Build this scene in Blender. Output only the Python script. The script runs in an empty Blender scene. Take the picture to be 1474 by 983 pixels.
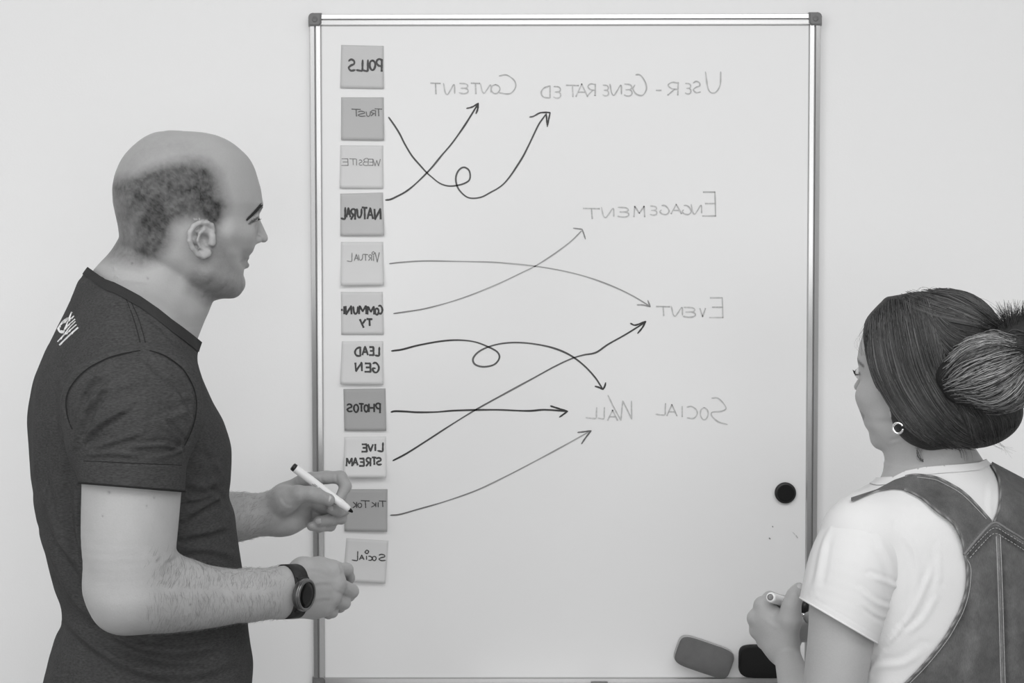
import bpy, bmesh, math, random
import numpy as np
from mathutils import Vector, Matrix

random.seed(7)
RNG = np.random.default_rng(7)
SC = bpy.context.scene
COL = SC.collection

# ------------------------------------------------------------------ camera
FPX = 2261.2
CAM = np.array([-0.0857, -2.8, 1.5826])
PITCH, YAW, ROLL = -0.03941, -0.00291, -0.00098
_f = np.array([math.sin(YAW)*math.cos(PITCH), math.cos(YAW)*math.cos(PITCH), math.sin(PITCH)])
_r = np.cross(_f, [0, 0, 1]); _r /= np.linalg.norm(_r)
_u = np.cross(_r, _f)
CR = _r*math.cos(ROLL) + _u*math.sin(ROLL)
CU = -_r*math.sin(ROLL) + _u*math.cos(ROLL)
CF = _f
cd = bpy.data.cameras.new('camera')
cam = bpy.data.objects.new('camera', cd); COL.objects.link(cam)
cd.sensor_width = 36.0
cd.lens = FPX/1474*36.0
cd.clip_start = 0.05
M = Matrix.Identity(4)
for i in range(3):
    M[i][0] = CR[i]; M[i][1] = CU[i]; M[i][2] = -CF[i]; M[i][3] = CAM[i]
cam.matrix_world = M
SC.camera = cam

# ------------------------------------------------------------------ world, lights, exposure
w = bpy.data.worlds.new('world'); SC.world = w
w.use_nodes = True
w.node_tree.nodes['Background'].inputs[0].default_value = (1, 1, 1, 1)
w.node_tree.nodes['Background'].inputs[1].default_value = 0.3
SC.view_settings.view_transform = 'Standard'
SC.view_settings.look = 'None'
SC.view_settings.exposure = -0.31
SC.view_settings.gamma = 1.0
SC.view_settings.use_curve_mapping = False

def area(name, loc, target, sx, sy, power, spread=180):
    l = bpy.data.lights.new(name, 'AREA'); l.shape = 'RECTANGLE'; l.size = sx; l.size_y = sy
    l.energy = power; l.spread = math.radians(spread)
    o = bpy.data.objects.new(name, l); COL.objects.link(o)
    o.location = loc
    d = Vector(target) - Vector(loc)
    o.rotation_euler = d.to_track_quat('-Z', 'Y').to_euler()
    return o
area('ceiling_light_front', (0.0, -2.2, 2.9), (0.0, -1.5, 0), 4.2, 1.2, 63)
area('ceiling_light_rear', (0.2, -4.6, 2.9), (0.2, -4.4, 0), 3.0, 1.4, 52)
area('window_light', (-2.9, -3.2, 1.9), (0.2, -0.6, 1.2), 1.8, 1.6, 30)
area('rear_fill_light', (0.3, -5.9, 1.5), (0.0, 0.0, 1.5), 3.2, 1.5, 54)  # fill added behind the camera to lift the lower board; no window there

# ------------------------------------------------------------------ materials (a black and white photograph: greys only)
def mat(name, base, rough=0.6, metal=0.0, var=0.0, vscale=20.0, bump=0.0, bscale=200.0, stretch=(1, 1, 1),
        attr=None, sss=0.0, coat=0.0, spec=0.5, fine=0.0, fscale=900.0, fstretch=(1, 1, 1)):
    m = bpy.data.materials.new(name); m.use_nodes = True
    nt = m.node_tree; N = nt.nodes; L = nt.links
    b = N['Principled BSDF']
    b.inputs['Roughness'].default_value = rough
    b.inputs['Metallic'].default_value = metal
    b.inputs['Specular IOR Level'].default_value = spec
    b.inputs['Coat Weight'].default_value = coat
    b.inputs['Coat Roughness'].default_value = 0.12
    if sss:
        b.inputs['Subsurface Weight'].default_value = sss
        b.inputs['Subsurface Radius'].default_value = (0.008, 0.008, 0.008)
        b.inputs['Subsurface Scale'].default_value = 0.6
    tc = N.new('ShaderNodeTexCoord')
    def noise(scale, st, detail=4):
        mp = N.new('ShaderNodeMapping'); mp.inputs['Scale'].default_value = st
        L.new(tc.outputs['Object'], mp.inputs['Vector'])
        n = N.new('ShaderNodeTexNoise'); n.inputs['Scale'].default_value = scale; n.inputs['Detail'].default_value = detail
        L.new(mp.outputs['Vector'], n.inputs['Vector'])
        return n.outputs['Fac']
    def math_(op, a, c, cl=False):
        x = N.new('ShaderNodeMath'); x.operation = op; x.use_clamp = cl
        for k, v in enumerate((a, c)):
            if isinstance(v, (int, float)): x.inputs[k].default_value = v
            else: L.new(v, x.inputs[k])
        return x.outputs[0]
    val = None
    if attr:
        a = N.new('ShaderNodeAttribute'); a.attribute_name = attr
        val = a.outputs['Fac']
    if var:
        n = noise(vscale, stretch)
        f = math_('ADD', math_('MULTIPLY', math_('SUBTRACT', n, 0.5), var*2), 1.0)
        val = math_('MULTIPLY', val if val is not None else 1.0, f)
    if fine:
        n = noise(fscale, fstretch, 2)
        f = math_('ADD', math_('MULTIPLY', math_('SUBTRACT', n, 0.5), fine*2), 1.0)
        val = math_('MULTIPLY', val if val is not None else 1.0, f)
    if val is not None:
        v = math_('MULTIPLY', val, base)
        cc = N.new('ShaderNodeCombineColor')
        for k in range(3): L.new(v, cc.inputs[k])
        L.new(cc.outputs[0], b.inputs['Base Color'])
    else:
        b.inputs['Base Color'].default_value = (base, base, base, 1)
    if bump:
        n = noise(bscale, stretch)
        bp = N.new('ShaderNodeBump'); bp.inputs['Strength'].default_value = bump; bp.inputs['Distance'].default_value = 0.001
        L.new(n, bp.inputs['Height']); L.new(bp.outputs[0], b.inputs['Normal'])
    return m

MT = {}
MT['wall'] = mat('wall_paint', 0.88, 0.85, var=0.01, vscale=3, bump=0.15, bscale=260)
MT['side_wall'] = mat('side_wall_paint', 0.55, 0.9, var=0.01, vscale=3)
MT['floor'] = mat('floor_vinyl', 0.30, 0.5, var=0.06, vscale=6)
MT['ceiling'] = mat('ceiling_paint', 0.85, 0.9, var=0.01)
MT['board'] = mat('enamel', 0.865, 0.42, var=0.006, vscale=4, spec=0.25)
MT['alu'] = mat('aluminium', 0.54, 0.30, metal=0.9, fine=0.05, fscale=300, fstretch=(1, 1, 1))
MT['alu_dark'] = mat('groove', 0.36, 0.5, metal=0.5, fine=0.05)
MT['cap'] = mat('grey_plastic', 0.17, 0.5, fine=0.06, fscale=400)
MT['tray'] = mat('white_lacquer', 0.85, 0.3, metal=0.0, var=0.01)
MT['ink'] = mat('marker_ink', 1.0, 0.6, attr='tone', fine=0.10, fscale=700)
MT['pen_ink'] = mat('pen_ink', 1.0, 0.7, attr='tone', fine=0.08, fscale=900)
MT['black'] = mat('black_plastic', 0.012, 0.4, fine=0.1, fscale=300)
MT['matte_black'] = mat('black_felt', 0.014, 0.9, fine=0.2, fscale=900, spec=0.2)
MT['grey_felt'] = mat('grey_felt', 0.155, 0.9, var=0.12, vscale=60, fine=0.12, fscale=1500, spec=0.2, bump=0.5, bscale=900)
MT['grey_shell'] = mat('pale_rim', 0.42, 0.45, var=0.03)
MT['white_pl'] = mat('white_plastic', 0.88, 0.28, var=0.01)
MT['print'] = mat('grey_print', 0.35, 0.5, fine=0.1)
MT['chrome'] = mat('polished_metal', 0.85, 0.12, metal=1.0, fine=0.02)
MT['steel'] = mat('dark_steel', 0.16, 0.3, metal=0.8, fine=0.03)
MT['glass_black'] = mat('black_glass', 0.003, 0.25, var=0.01, spec=0.15)
MT['rubber'] = mat('black_rubber', 0.014, 0.75, fine=0.08, fscale=500)
MT['skin'] = mat('skin', 1.0, 0.5, attr='tone', var=0.03, vscale=60, fine=0.05, fscale=420, sss=0.10, bump=0.25, bscale=420, spec=0.35)
MT['skin_head'] = MT['skin']
MT['tee'] = mat('charcoal_jersey', 0.056, 0.9, var=0.14, vscale=34, fine=0.60, fscale=420, fstretch=(0.5, 0.5, 1.6), bump=0.4, bscale=1100, spec=0.15)
MT['tee_rib'] = mat('charcoal_rib', 0.038, 0.9, fine=0.2, fscale=700, bump=0.5, bscale=900, spec=0.15)
MT['tee_seam'] = mat('charcoal_stitch', 0.022, 0.9, fine=0.3, fscale=800, spec=0.1)
MT['screen_print'] = mat('white_print', 0.86, 0.7, fine=0.03)
MT['white_tee'] = mat('white_cotton', 0.69, 0.9, var=0.02, vscale=25, fine=0.02, fscale=900, bump=0.25, bscale=1200, spec=0.2)
MT['denim'] = mat('washed_denim', 0.125, 0.9, attr='tone', var=0.16, vscale=28, fine=0.30, fscale=520, fstretch=(1.6, 1.6, 0.5), bump=0.5, bscale=900, spec=0.15)
MT['thread'] = mat('pale_thread', 0.36, 0.8, fine=0.35, fscale=420)
MT['hair'] = mat('brown_hair', 1.0, 0.42, attr='tone', fine=0.2, fscale=300, spec=0.5)
MT['hair_base'] = mat('dark_hair_mass', 0.020, 0.6, fine=0.5, fscale=260, fstretch=(1, 1, 0.2), bump=1.0, bscale=300, spec=0.3)
MT['arm_hair'] = mat('arm_hair', 0.22, 0.6, fine=0.2)
MT['brow'] = mat('dark_brow', 0.035, 0.7, fine=0.2)
MT['eye'] = mat('eye_white', 0.62, 0.15, var=0.02)
MT['iris'] = mat('dark_iris', 0.02, 0.1, var=0.05)
MT['nail'] = mat('fingernail', 0.50, 0.3, fine=0.03)
MT['jeans'] = mat('dark_trousers', 0.05, 0.9, fine=0.2)
NOTE = {}
def note_mat(v):
    if v not in NOTE: NOTE[v] = mat('note_paper_%d' % len(NOTE), v, 0.8, var=0.012, vscale=30, fine=0.015, fscale=700, spec=0.2)
    return NOTE[v]

# ------------------------------------------------------------------ pixel of the photograph -> point at a real depth y
def ray(px, py):
    a = (np.asarray(px, float)-737)/FPX; b = -(np.asarray(py, float)-491.5)/FPX
    return CF + a[..., None]*CR + b[..., None]*CU
def W(px, py, y):
    d = ray(np.asarray(px, float), np.asarray(py, float))
    t = (np.asarray(y, float)-CAM[1])/d[..., 1]
    return CAM + d*np.asarray(t)[..., None]
def W1(px, py, y): return W(np.array(px), np.array(py), np.array(y)).reshape(3)
def project(V):
    q = V-CAM; z = q@CF
    return 737+FPX*(q@CR)/z, 491.5-FPX*(q@CU)/z
def mpp(y): return (y-CAM[1])/FPX          # metres per pixel at depth y

# ------------------------------------------------------------------ objects and tags
def link(name, me, parent=None):
    o = bpy.data.objects.new(name, me); COL.objects.link(o)
    if parent is not None:
        o.parent = parent
        o.matrix_parent_inverse = parent.matrix_world.inverted()
    return o
def thing(name, loc, label, cat, group=None):
    o = bpy.data.objects.new(name, None); COL.objects.link(o)
    o.location = loc; o.empty_display_size = 0.05
    bpy.context.view_layer.update()
    o['label'] = label; o['category'] = cat
    if group: o['group'] = group
    return o
def make(name, V, F, m, parent=None, smooth=True, tone=None, label=None):
    me = bpy.data.meshes.new(name)
    if isinstance(F, np.ndarray):
        me.vertices.add(len(V)); me.vertices.foreach_set('co', np.ascontiguousarray(V, dtype=np.float32).ravel())
        n, k = F.shape
        me.loops.add(n*k); me.loops.foreach_set('vertex_index', F.astype(np.int32).ravel())
        me.polygons.add(n)
        me.polygons.foreach_set('loop_start', np.arange(0, n*k, k, dtype=np.int32))
        me.update(calc_edges=True)
    else:
        me.from_pydata([tuple(map(float, v)) for v in V], [], [tuple(f) for f in F])
    me.validate()
    me.polygons.foreach_set('use_smooth', [smooth]*len(me.polygons))
    if tone is not None:
        a = me.attributes.new('tone', 'FLOAT', 'POINT')
        a.data.foreach_set('value', np.asarray(tone, dtype=np.float32))
    me.materials.append(m); me.update()
    o = link(name, me, parent)
    if label: o['label'] = label
    return o
def bm_obj(name, bm, m, parent=None, smooth=False, label=None):
    me = bpy.data.meshes.new(name); bmesh.ops.recalc_face_normals(bm, faces=bm.faces[:]); bm.to_mesh(me); bm.free()
    me.materials.append(m)
    me.polygons.foreach_set('use_smooth', [smooth]*len(me.polygons))
    o = link(name, me, parent)
    if label: o['label'] = label
    return o
def box(lo, hi, bevel=0.0, seg=2):
    bm = bmesh.new(); bmesh.ops.create_cube(bm, size=1)
    lo = Vector(lo); hi = Vector(hi)
    for v in bm.verts:
        v.co = Vector(((v.co.x+.5)*(hi.x-lo.x)+lo.x, (v.co.y+.5)*(hi.y-lo.y)+lo.y, (v.co.z+.5)*(hi.z-lo.z)+lo.z))
    if bevel: bmesh.ops.bevel(bm, geom=bm.edges[:], offset=bevel, segments=seg, profile=0.6, affect='EDGES')
    return bm
def extrude_profile(prof, a, b, mapf):
    """closed cross-section (list of (p, q)) swept from a to b; mapf(p, q, t) -> xyz"""
    bm = bmesh.new(); r0 = [bm.verts.new(mapf(p, q, a)) for p, q in prof]; r1 = [bm.verts.new(mapf(p, q, b)) for p, q in prof]
    n = len(prof)
    for i in range(n): bm.faces.new((r0[i], r0[(i+1) % n], r1[(i+1) % n], r1[i]))
    bm.faces.new(r0); bm.faces.new(r1[::-1])
    return bm
def lathe(prof, a, b, n=28):
    """prof [(t, r)] along the line a->b, t in metres from a"""
    a = np.array(a, float); b = np.array(b, float); d = b-a; d /= np.linalg.norm(d)
    x = np.cross(d, [0, 0, 1.0]);
    if np.linalg.norm(x) < 1e-3: x = np.cross(d, [1.0, 0, 0])
    x /= np.linalg.norm(x); y = np.cross(d, x)
    V = []; F = []
    for t, r in prof:
        for k in range(n):
            an = 2*math.pi*k/n; V.append(a+d*t+(x*math.cos(an)+y*math.sin(an))*r)
    for i in range(len(prof)-1):
        for k in range(n):
            F.append((i*n+k, i*n+(k+1) % n, (i+1)*n+(k+1) % n, (i+1)*n+k))
    F.append(tuple(range(n))[::-1]); F.append(tuple(range((len(prof)-1)*n, len(prof)*n)))
    return np.array(V), F
def smooth_line(P, step=2.0):
    """Catmull-Rom through the points, resampled"""
    P = np.asarray(P, float)
    if len(P) < 3:
        n = max(2, int(np.linalg.norm(P[-1]-P[0])/step)+1)
        return P[0]+(P[-1]-P[0])*np.linspace(0, 1, n)[:, None]
    Q = np.vstack([2*P[0]-P[1], P, 2*P[-1]-P[-2]]); out = []
    for i in range(1, len(Q)-2):
        n = max(2, int(np.linalg.norm(Q[i+1]-Q[i])/step)+1)
        t = np.linspace(0, 1, n, endpoint=False)[:, None]
        out.append(0.5*((2*Q[i])+(-Q[i-1]+Q[i+1])*t+(2*Q[i-1]-5*Q[i]+4*Q[i+1]-Q[i+2])*t**2+(-Q[i-1]+3*Q[i]-3*Q[i+1]+Q[i+2])*t**3))
    out.append(P[-1:])
    return np.vstack(out)

# ------------------------------------------------------------------ implicit bodies meshed by sparse surface nets
def sminp(a, b, k):
    if k <= 0: return np.minimum(a, b)
    h = np.maximum(k-np.abs(a-b), 0)/k
    return np.minimum(a, b)-h*h*k*0.25
def smaxp(a, b, k): return -sminp(-a, -b, k)
class RC:
    def __init__(s, a, b, ra, rb, k=0.01, sub=False):
        s.a = np.array(a, float); s.b = np.array(b, float); s.ra = ra; s.rb = rb; s.k = k; s.sub = sub
        r = max(ra, rb); s.lo = np.minimum(s.a, s.b)-r; s.hi = np.maximum(s.a, s.b)+r
    def __call__(s, p):
        d = s.b-s.a; t = np.clip(((p-s.a)@d)/max(d@d, 1e-12), 0, 1)
        return np.linalg.norm(p-s.a-t[:, None]*d, axis=1)-(s.ra+(s.rb-s.ra)*t)
class EL:
    def __init__(s, c, R, ax=None, k=0.01, sub=False):
        s.c = np.array(c, float); s.R = np.array(R, float); s.ax = np.eye(3) if ax is None else np.array(ax, float); s.k = k; s.sub = sub
        r = max(R); s.lo = s.c-r; s.hi = s.c+r
    def __call__(s, p):
        q = (p-s.c)@s.ax.T; k0 = np.linalg.norm(q/s.R, axis=1); k1 = np.linalg.norm(q/s.R**2, axis=1)
        return np.where(k1 > 1e-9, k0*(k0-1)/np.maximum(k1, 1e-9), -min(s.R))
class LOFT:
    """rows (z, centre along F, front length, back length, half width, side centre); horizontal slices about the axis through O"""
    def __init__(s, O, F, rows, n=2.2, k=0.02, off=0.0):
        s.O = np.array(O, float); s.F = np.array([F[0], F[1], 0.0]); s.L = np.array([F[1], -F[0], 0.0])
        R = np.array(rows, float); R = R[np.argsort(R[:, 0])]
        zz = np.linspace(R[0, 0], R[-1, 0], 300)
        T = np.zeros((300, 6)); T[:, 0] = zz
        for j in range(1, 6):
            y = R[:, j]; x = R[:, 0]; h = np.diff(x); dl = np.diff(y)/h       # monotone cubic
            m = np.zeros(len(x)); m[0] = dl[0]; m[-1] = dl[-1]
            for i in range(1, len(x)-1):
                if dl[i-1]*dl[i] > 0:
                    w1 = 2*h[i]+h[i-1]; w2 = h[i]+2*h[i-1]; m[i] = (w1+w2)/(w1/dl[i-1]+w2/dl[i])
            i = np.clip(np.searchsorted(x, zz)-1, 0, len(h)-1); t = (zz-x[i])/h[i]
            T[:, j] = (2*t**3-3*t**2+1)*y[i]+(t**3-2*t**2+t)*h[i]*m[i]+(-2*t**3+3*t**2)*y[i+1]+(t**3-t**2)*h[i]*m[i+1]
        s.T = T; s.n = n; s.k = k; s.sub = False; s.off = off
        r = max(T[:, 2].max(), T[:, 3].max(), T[:, 4].max())+np.abs(T[:, 1]).max()+np.abs(T[:, 5]).max()+0.01
        s.lo = np.array([s.O[0]-r, s.O[1]-r, zz[0]-0.005]); s.hi = np.array([s.O[0]+r, s.O[1]+r, zz[-1]+0.005])
    def flat(s, q, z):
        T = s.T; c = [np.interp(z, T[:, 0], T[:, j]) for j in range(1, 6)]
        u = q@s.F-c[0]; v = q@s.L-c[4]
        a = np.maximum(np.where(u > 0, c[1], c[2])+s.off, 1e-4); b = np.maximum(c[3]+s.off, 1e-4)
        r = (np.abs(u/a)**s.n+np.abs(v/b)**s.n)**(1/s.n); l = np.hypot(u, v)
        return np.where(r > 1e-6, l*(1-1/np.maximum(r, 1e-6)), -np.minimum(a, b))
    def __call__(s, p):
        q = p-s.O; z = p[:, 2]
        zl, zh = s.T[0, 0], s.T[-1, 0]; zc = np.clip(z, zl, zh)
        d = s.flat(q, zc); e = 0.003
        g = (s.flat(q, np.clip(zc+e, zl, zh))-s.flat(q, np.clip(zc-e, zl, zh)))/(2*e)
        d = d/np.sqrt(1+np.clip(g, -4, 4)**2)
        oz = np.abs(z-zc)
        return np.where(oz > 0, np.hypot(np.maximum(d, 0), oz), d)
def field(prims, P, lo, hi, mask_blocks=True):
    """P (nb, m, 3) points by block; prims skipped for blocks that they cannot reach"""
    D = np.full(P.shape[:2], 0.5)
    for pr in prims:
        mg = pr.k+0.006
        sel = np.all((hi > pr.lo-mg) & (lo < pr.hi+mg), axis=1)
        if not sel.any(): continue
        Q = P[sel]; d = pr(Q.reshape(-1, 3)).reshape(Q.shape[:2])
        D[sel] = smaxp(D[sel], -d, pr.k) if pr.sub else sminp(D[sel], d, pr.k)
    return D
def nets(prims, h, smooth_it=2, zmin=-9):
    B = 8; S = B*h
    keys = []
    for pr in prims:
        if pr.sub: continue
        lo = np.floor((pr.lo-0.01)/S).astype(int); hi = np.floor((pr.hi+0.01)/S).astype(int)
        g = np.stack(np.meshgrid(*[np.arange(lo[i], hi[i]+1) for i in range(3)], indexing='ij'), -1).reshape(-1, 3)
        keys.append(g)
    K = np.unique(np.vstack(keys), axis=0)
    K = K[(K[:, 2]+1)*S > zmin]
    cen = (K+0.5)*S
    D = field(prims, cen[:, None, :], K*S-0.01, (K+1)*S+0.01)[:, 0]
    K = K[np.abs(D) < S*1.25+0.006]
    loc = np.stack(np.meshgrid(*[np.arange(B+1)]*3, indexing='ij'), -1).reshape(-1, 3)
    Vs = []; Ks = []; Q = []
    OFF = 1 << 20
    def enc(c): return ((c[..., 0]+OFF) << 42) | ((c[..., 1]+OFF) << 21) | (c[..., 2]+OFF)
    E = [((0, 0, 0), (1, 0, 0)), ((0, 1, 0), (1, 1, 0)), ((0, 0, 1), (1, 0, 1)), ((0, 1, 1), (1, 1, 1)),
         ((0, 0, 0), (0, 1, 0)), ((1, 0, 0), (1, 1, 0)), ((0, 0, 1), (0, 1, 1)), ((1, 0, 1), (1, 1, 1)),
         ((0, 0, 0), (0, 0, 1)), ((1, 0, 0), (1, 0, 1)), ((0, 1, 0), (0, 1, 1)), ((1, 1, 0), (1, 1, 1))]
    for c0 in range(0, len(K), 1500):
        k = K[c0:c0+1500]
        G = k[:, None, :]*B+loc[None]
        D = field(prims, G*h, k*S, (k+1)*S).reshape(-1, B+1, B+1, B+1)
        I = D < 0
        s8 = [I[:, a:B+a, b:B+b, c:B+c] for a in (0, 1) for b in (0, 1) for c in (0, 1)]
        cnt = sum(x.astype(np.int8) for x in s8)
        n, i, j, l = np.nonzero((cnt > 0) & (cnt < 8))
        if len(n) == 0: continue
        acc = np.zeros((len(n), 3)); num = np.zeros(len(n))
        for (a, b) in E:
            va = D[n, i+a[0], j+a[1], l+a[2]]; vb = D[n, i+b[0], j+b[1], l+b[2]]
            cr = (va < 0) != (vb < 0)
            t = np.where(cr, va/np.where(cr, va-vb, 1), 0)
            pt = np.array(a)+t[:, None]*(np.array(b)-np.array(a))
            acc += pt*cr[:, None]; num += cr
        cell = k[n]*B+np.stack([i, j, l], 1)
        Vs.append((cell+acc/num[:, None])*h); Ks.append(enc(cell))
        for ax in range(3):
            o = [0, 0, 0]; o[ax] = 1
            A = I[:, :B, :B, :B]; Bv = I[:, o[0]:B+o[0], o[1]:B+o[1], o[2]:B+o[2]]
            n, i, j, l = np.nonzero(A != Bv)
            if len(n) == 0: continue
            base = k[n]*B+np.stack([i, j, l], 1); ins = A[n, i, j, l]
            u = np.zeros(3, int); v = np.zeros(3, int); u[(ax+1) % 3] = 1; v[(ax+2) % 3] = 1
            q = np.stack([enc(base-u-v), enc(base-v), enc(base), enc(base-u)], 1)
            q[~ins] = q[~ins][:, ::-1]
            Q.append(q)
    V = np.vstack(Vs); Kk = np.concatenate(Ks); Q = np.vstack(Q)
    od = np.argsort(Kk); Kk = Kk[od]; V = V[od]
    ix = np.searchsorted(Kk, Q); ix = np.clip(ix, 0, len(Kk)-1)
    F = ix[(Kk[ix] == Q).all(1)]
    e = np.concatenate([F[:, [0, 1]], F[:, [1, 2]], F[:, [2, 3]], F[:, [3, 0]]])
    for it in range(smooth_it):
        c = np.bincount(e[:, 0], minlength=len(V)); c = np.maximum(c, 1)
        for lam in (0.5, -0.52) if it % 2 == 0 else (0.5, -0.5):
            A = np.stack([np.bincount(e[:, 0], V[e[:, 1], d], minlength=len(V)) for d in range(3)], 1)/c[:, None]
            V = V+lam*(A-V)
    return V, F
def normals(V, F):
    n = np.cross(V[F[:, 2]]-V[F[:, 0]], V[F[:, -1]]-V[F[:, 1]] if F.shape[1] == 4 else V[F[:, 2]]-V[F[:, 1]])
    N = np.zeros_like(V)
    for j in range(F.shape[1]):
        for d in range(3): N[:, d] += np.bincount(F[:, j], n[:, d], minlength=len(V))
    return N/np.maximum(np.linalg.norm(N, axis=1), 1e-12)[:, None]
def clip(V, F, s):
    """keep the part of the mesh where s > 0, cutting exactly along s = 0"""
    if F.shape[1] == 4: T = np.vstack([F[:, [0, 1, 2]], F[:, [0, 2, 3]]])
    else: T = F
    st = s[T] > 0; c = st.sum(1)
    keep = [T[c == 3]]
    new = {}; NV = []
    def cut(a, b):
        k = (a, b) if a < b else (b, a)
        if k not in new:
            t = s[k[0]]/(s[k[0]]-s[k[1]]); NV.append(V[k[0]]+t*(V[k[1]]-V[k[0]])); new[k] = len(V)+len(NV)-1
        return new[k]
    ex = []
    for t, q in zip(T[(c == 1) | (c == 2)].tolist(), st[(c == 1) | (c == 2)].tolist()):
        i = q.index(True) if sum(q) == 1 else q.index(False)
        a, b, d = t[i], t[(i+1) % 3], t[(i+2) % 3]
        if sum(q) == 1: ex.append((a, cut(a, b), cut(a, d)))
        else:
            x, y = cut(a, b), cut(a, d); ex.append((x, b, d)); ex.append((x, d, y))
    if ex: keep.append(np.array(ex))
    F2 = np.vstack(keep); V2 = np.vstack([V, np.array(NV)]) if NV else V
    u = np.unique(F2); m = np.full(len(V2), -1); m[u] = np.arange(len(u))
    return V2[u], m[F2]
def near(px, py, P):
    """distance in pixels to a polyline, sign: positive on its left side when walking it (image axes)"""
    P = np.asarray(P, float); best = np.full(len(px), 1e9); side = np.zeros(len(px))
    for a, b in zip(P[:-1], P[1:]):
        d = b-a; t = np.clip(((px-a[0])*d[0]+(py-a[1])*d[1])/max(d@d, 1e-9), 0, 1)
        dx = px-a[0]-t*d[0]; dy = py-a[1]-t*d[1]; r = np.hypot(dx, dy)
        m = r < best; best[m] = r[m]; side[m] = np.sign(d[0]*dy-d[1]*dx)[m]
    return best, side
def inside(px, py, P):
    """signed distance (positive inside) to a closed polygon"""
    P = np.asarray(P, float); C = np.vstack([P, P[:1]])
    d, _ = near(px, py, C); c = np.zeros(len(px), bool)
    for a, b in zip(C[:-1], C[1:]):
        m = (a[1] > py) != (b[1] > py)
        x = a[0]+(py-a[1])*(b[0]-a[0])/np.where(b[1] == a[1], 1e-9, b[1]-a[1])
        c ^= m & (px < x)
    return np.where(c, d, -d)
def folds(V, F, lines, depth=None):
    """raise or sink the camera-side cloth along traced lines: (points, sigma_px, amp_m)"""
    N = normals(V, F); px, py = project(V); fac = np.clip(-(N@CF)*2.5+0.1, 0, 1)
    D = np.zeros(len(V))
    for P, sg, am in lines:
        P = np.array(P, float); lo = P.min(0)-4*sg; hi = P.max(0)+4*sg
        m = (px > lo[0]) & (px < hi[0]) & (py > lo[1]) & (py < hi[1])
        if not m.any(): continue
        L = smooth_line(P, 4.0); d, sd = near(px[m], py[m], L)
        # fade towards both ends
        e = np.minimum(np.hypot(px[m]-P[0, 0], py[m]-P[0, 1]), np.hypot(px[m]-P[-1, 0], py[m]-P[-1, 1]))
        tot = np.linalg.norm(np.diff(P, axis=0), axis=1).sum()
        fd = np.clip(e/max(tot*0.18, 1), 0.15, 1)
        D[m] += am*fd*(np.exp(-(d/sg)**2)-0.55*np.exp(-((d*sd-1.9*sg)/sg)**2))
    return V+N*(D*fac)[:, None]
def tubes(lines, rad, n=3):
    """lines (k, m, 3), rad (k, m) -> one mesh of thin tubes"""
    L = np.asarray(lines, float); k, m, _ = L.shape; rad = np.broadcast_to(rad, (k, m))
    T = np.gradient(L, axis=1); T /= np.maximum(np.linalg.norm(T, axis=2, keepdims=True), 1e-12)
    a = np.array([0.31, 0.87, 0.38]); X = np.cross(T, a); X /= np.maximum(np.linalg.norm(X, axis=2, keepdims=True), 1e-9); Y = np.cross(T, X)
    V = np.stack([L+rad[..., None]*(X*math.cos(2*math.pi*j/n)+Y*math.sin(2*math.pi*j/n)) for j in range(n)], 2)
    idx = np.arange(k*m*n).reshape(k, m, n); F = []
    for j in range(n):
        j2 = (j+1) % n
        F.append(np.stack([idx[:, :-1, j], idx[:, :-1, j2], idx[:, 1:, j2], idx[:, 1:, j]], -1).reshape(-1, 4))
    return V.reshape(-1, 3), np.vstack(F)
_GR = {}
def surf_hit(V, N, px, py, want=None):
    """camera-side surface vertex nearest to each pixel (binned projected vertices, kept per mesh)"""
    key = id(V)
    if key not in _GR:
        vx, vy = project(V); id0 = np.nonzero((N@CF) < 0.15)[0]; q = 2.0
        kx = np.clip((vx[id0]/q).astype(int)+20, 0, 899); ky = np.clip((vy[id0]/q).astype(int)+20, 0, 699); dep = (V[id0]-CAM)@CF
        od = np.argsort(dep)[::-1]; G = np.full((900, 700), -1); G[kx[od], ky[od]] = id0[od]
        _GR[key] = (V, vx, vy, G)
    _, vx, vy, G = _GR[key]; q = 2.0
    bx = (np.asarray(px)/q).astype(int)+20; by = (np.asarray(py)/q).astype(int)+20
    bx = np.clip(bx, 5, 894); by = np.clip(by, 5, 694)
    out = np.full(len(bx), -1); bd = np.full(len(bx), 1e9)
    for rad in range(0, 5):
        todo = out < 0
        if not todo.any(): break
        for i in range(-rad, rad+1):
            for j in range(-rad, rad+1):
                if max(abs(i), abs(j)) != rad: continue
                g = G[bx+i, by+j]; ok = todo & (g >= 0)
                d = np.where(ok, (vx[g]-px)**2+(vy[g]-py)**2, 1e9); m = d < bd
                out[m] = g[m]; bd[m] = d[m]
    return out
def on_surface(V, N, P, lift=0.0):
    """3D polyline over the surface for a traced pixel polyline"""
    P = np.asarray(P, float); ix = surf_hit(V, N, P[:, 0], P[:, 1]); ok = ix >= 0
    if not ok.any(): return None
    P = P[ok]; ix = ix[ok]
    vx, vy = project(V[ix]); far = np.hypot(vx-P[:, 0], vy-P[:, 1]) > 3.0
    d = ray(P[:, 0], P[:, 1]); n = N[ix]; den = (d*n).sum(1); den = np.where(np.abs(den) < 0.12, -0.12, den)
    t = ((V[ix]-CAM)*n).sum(1)/den; t0 = ((V[ix]-CAM)@CF)
    t = np.clip(t, t0-0.004, t0+0.004)
    C = CAM+d*t[:, None]
    C[far] = V[ix][far]
    return C+n*lift
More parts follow.
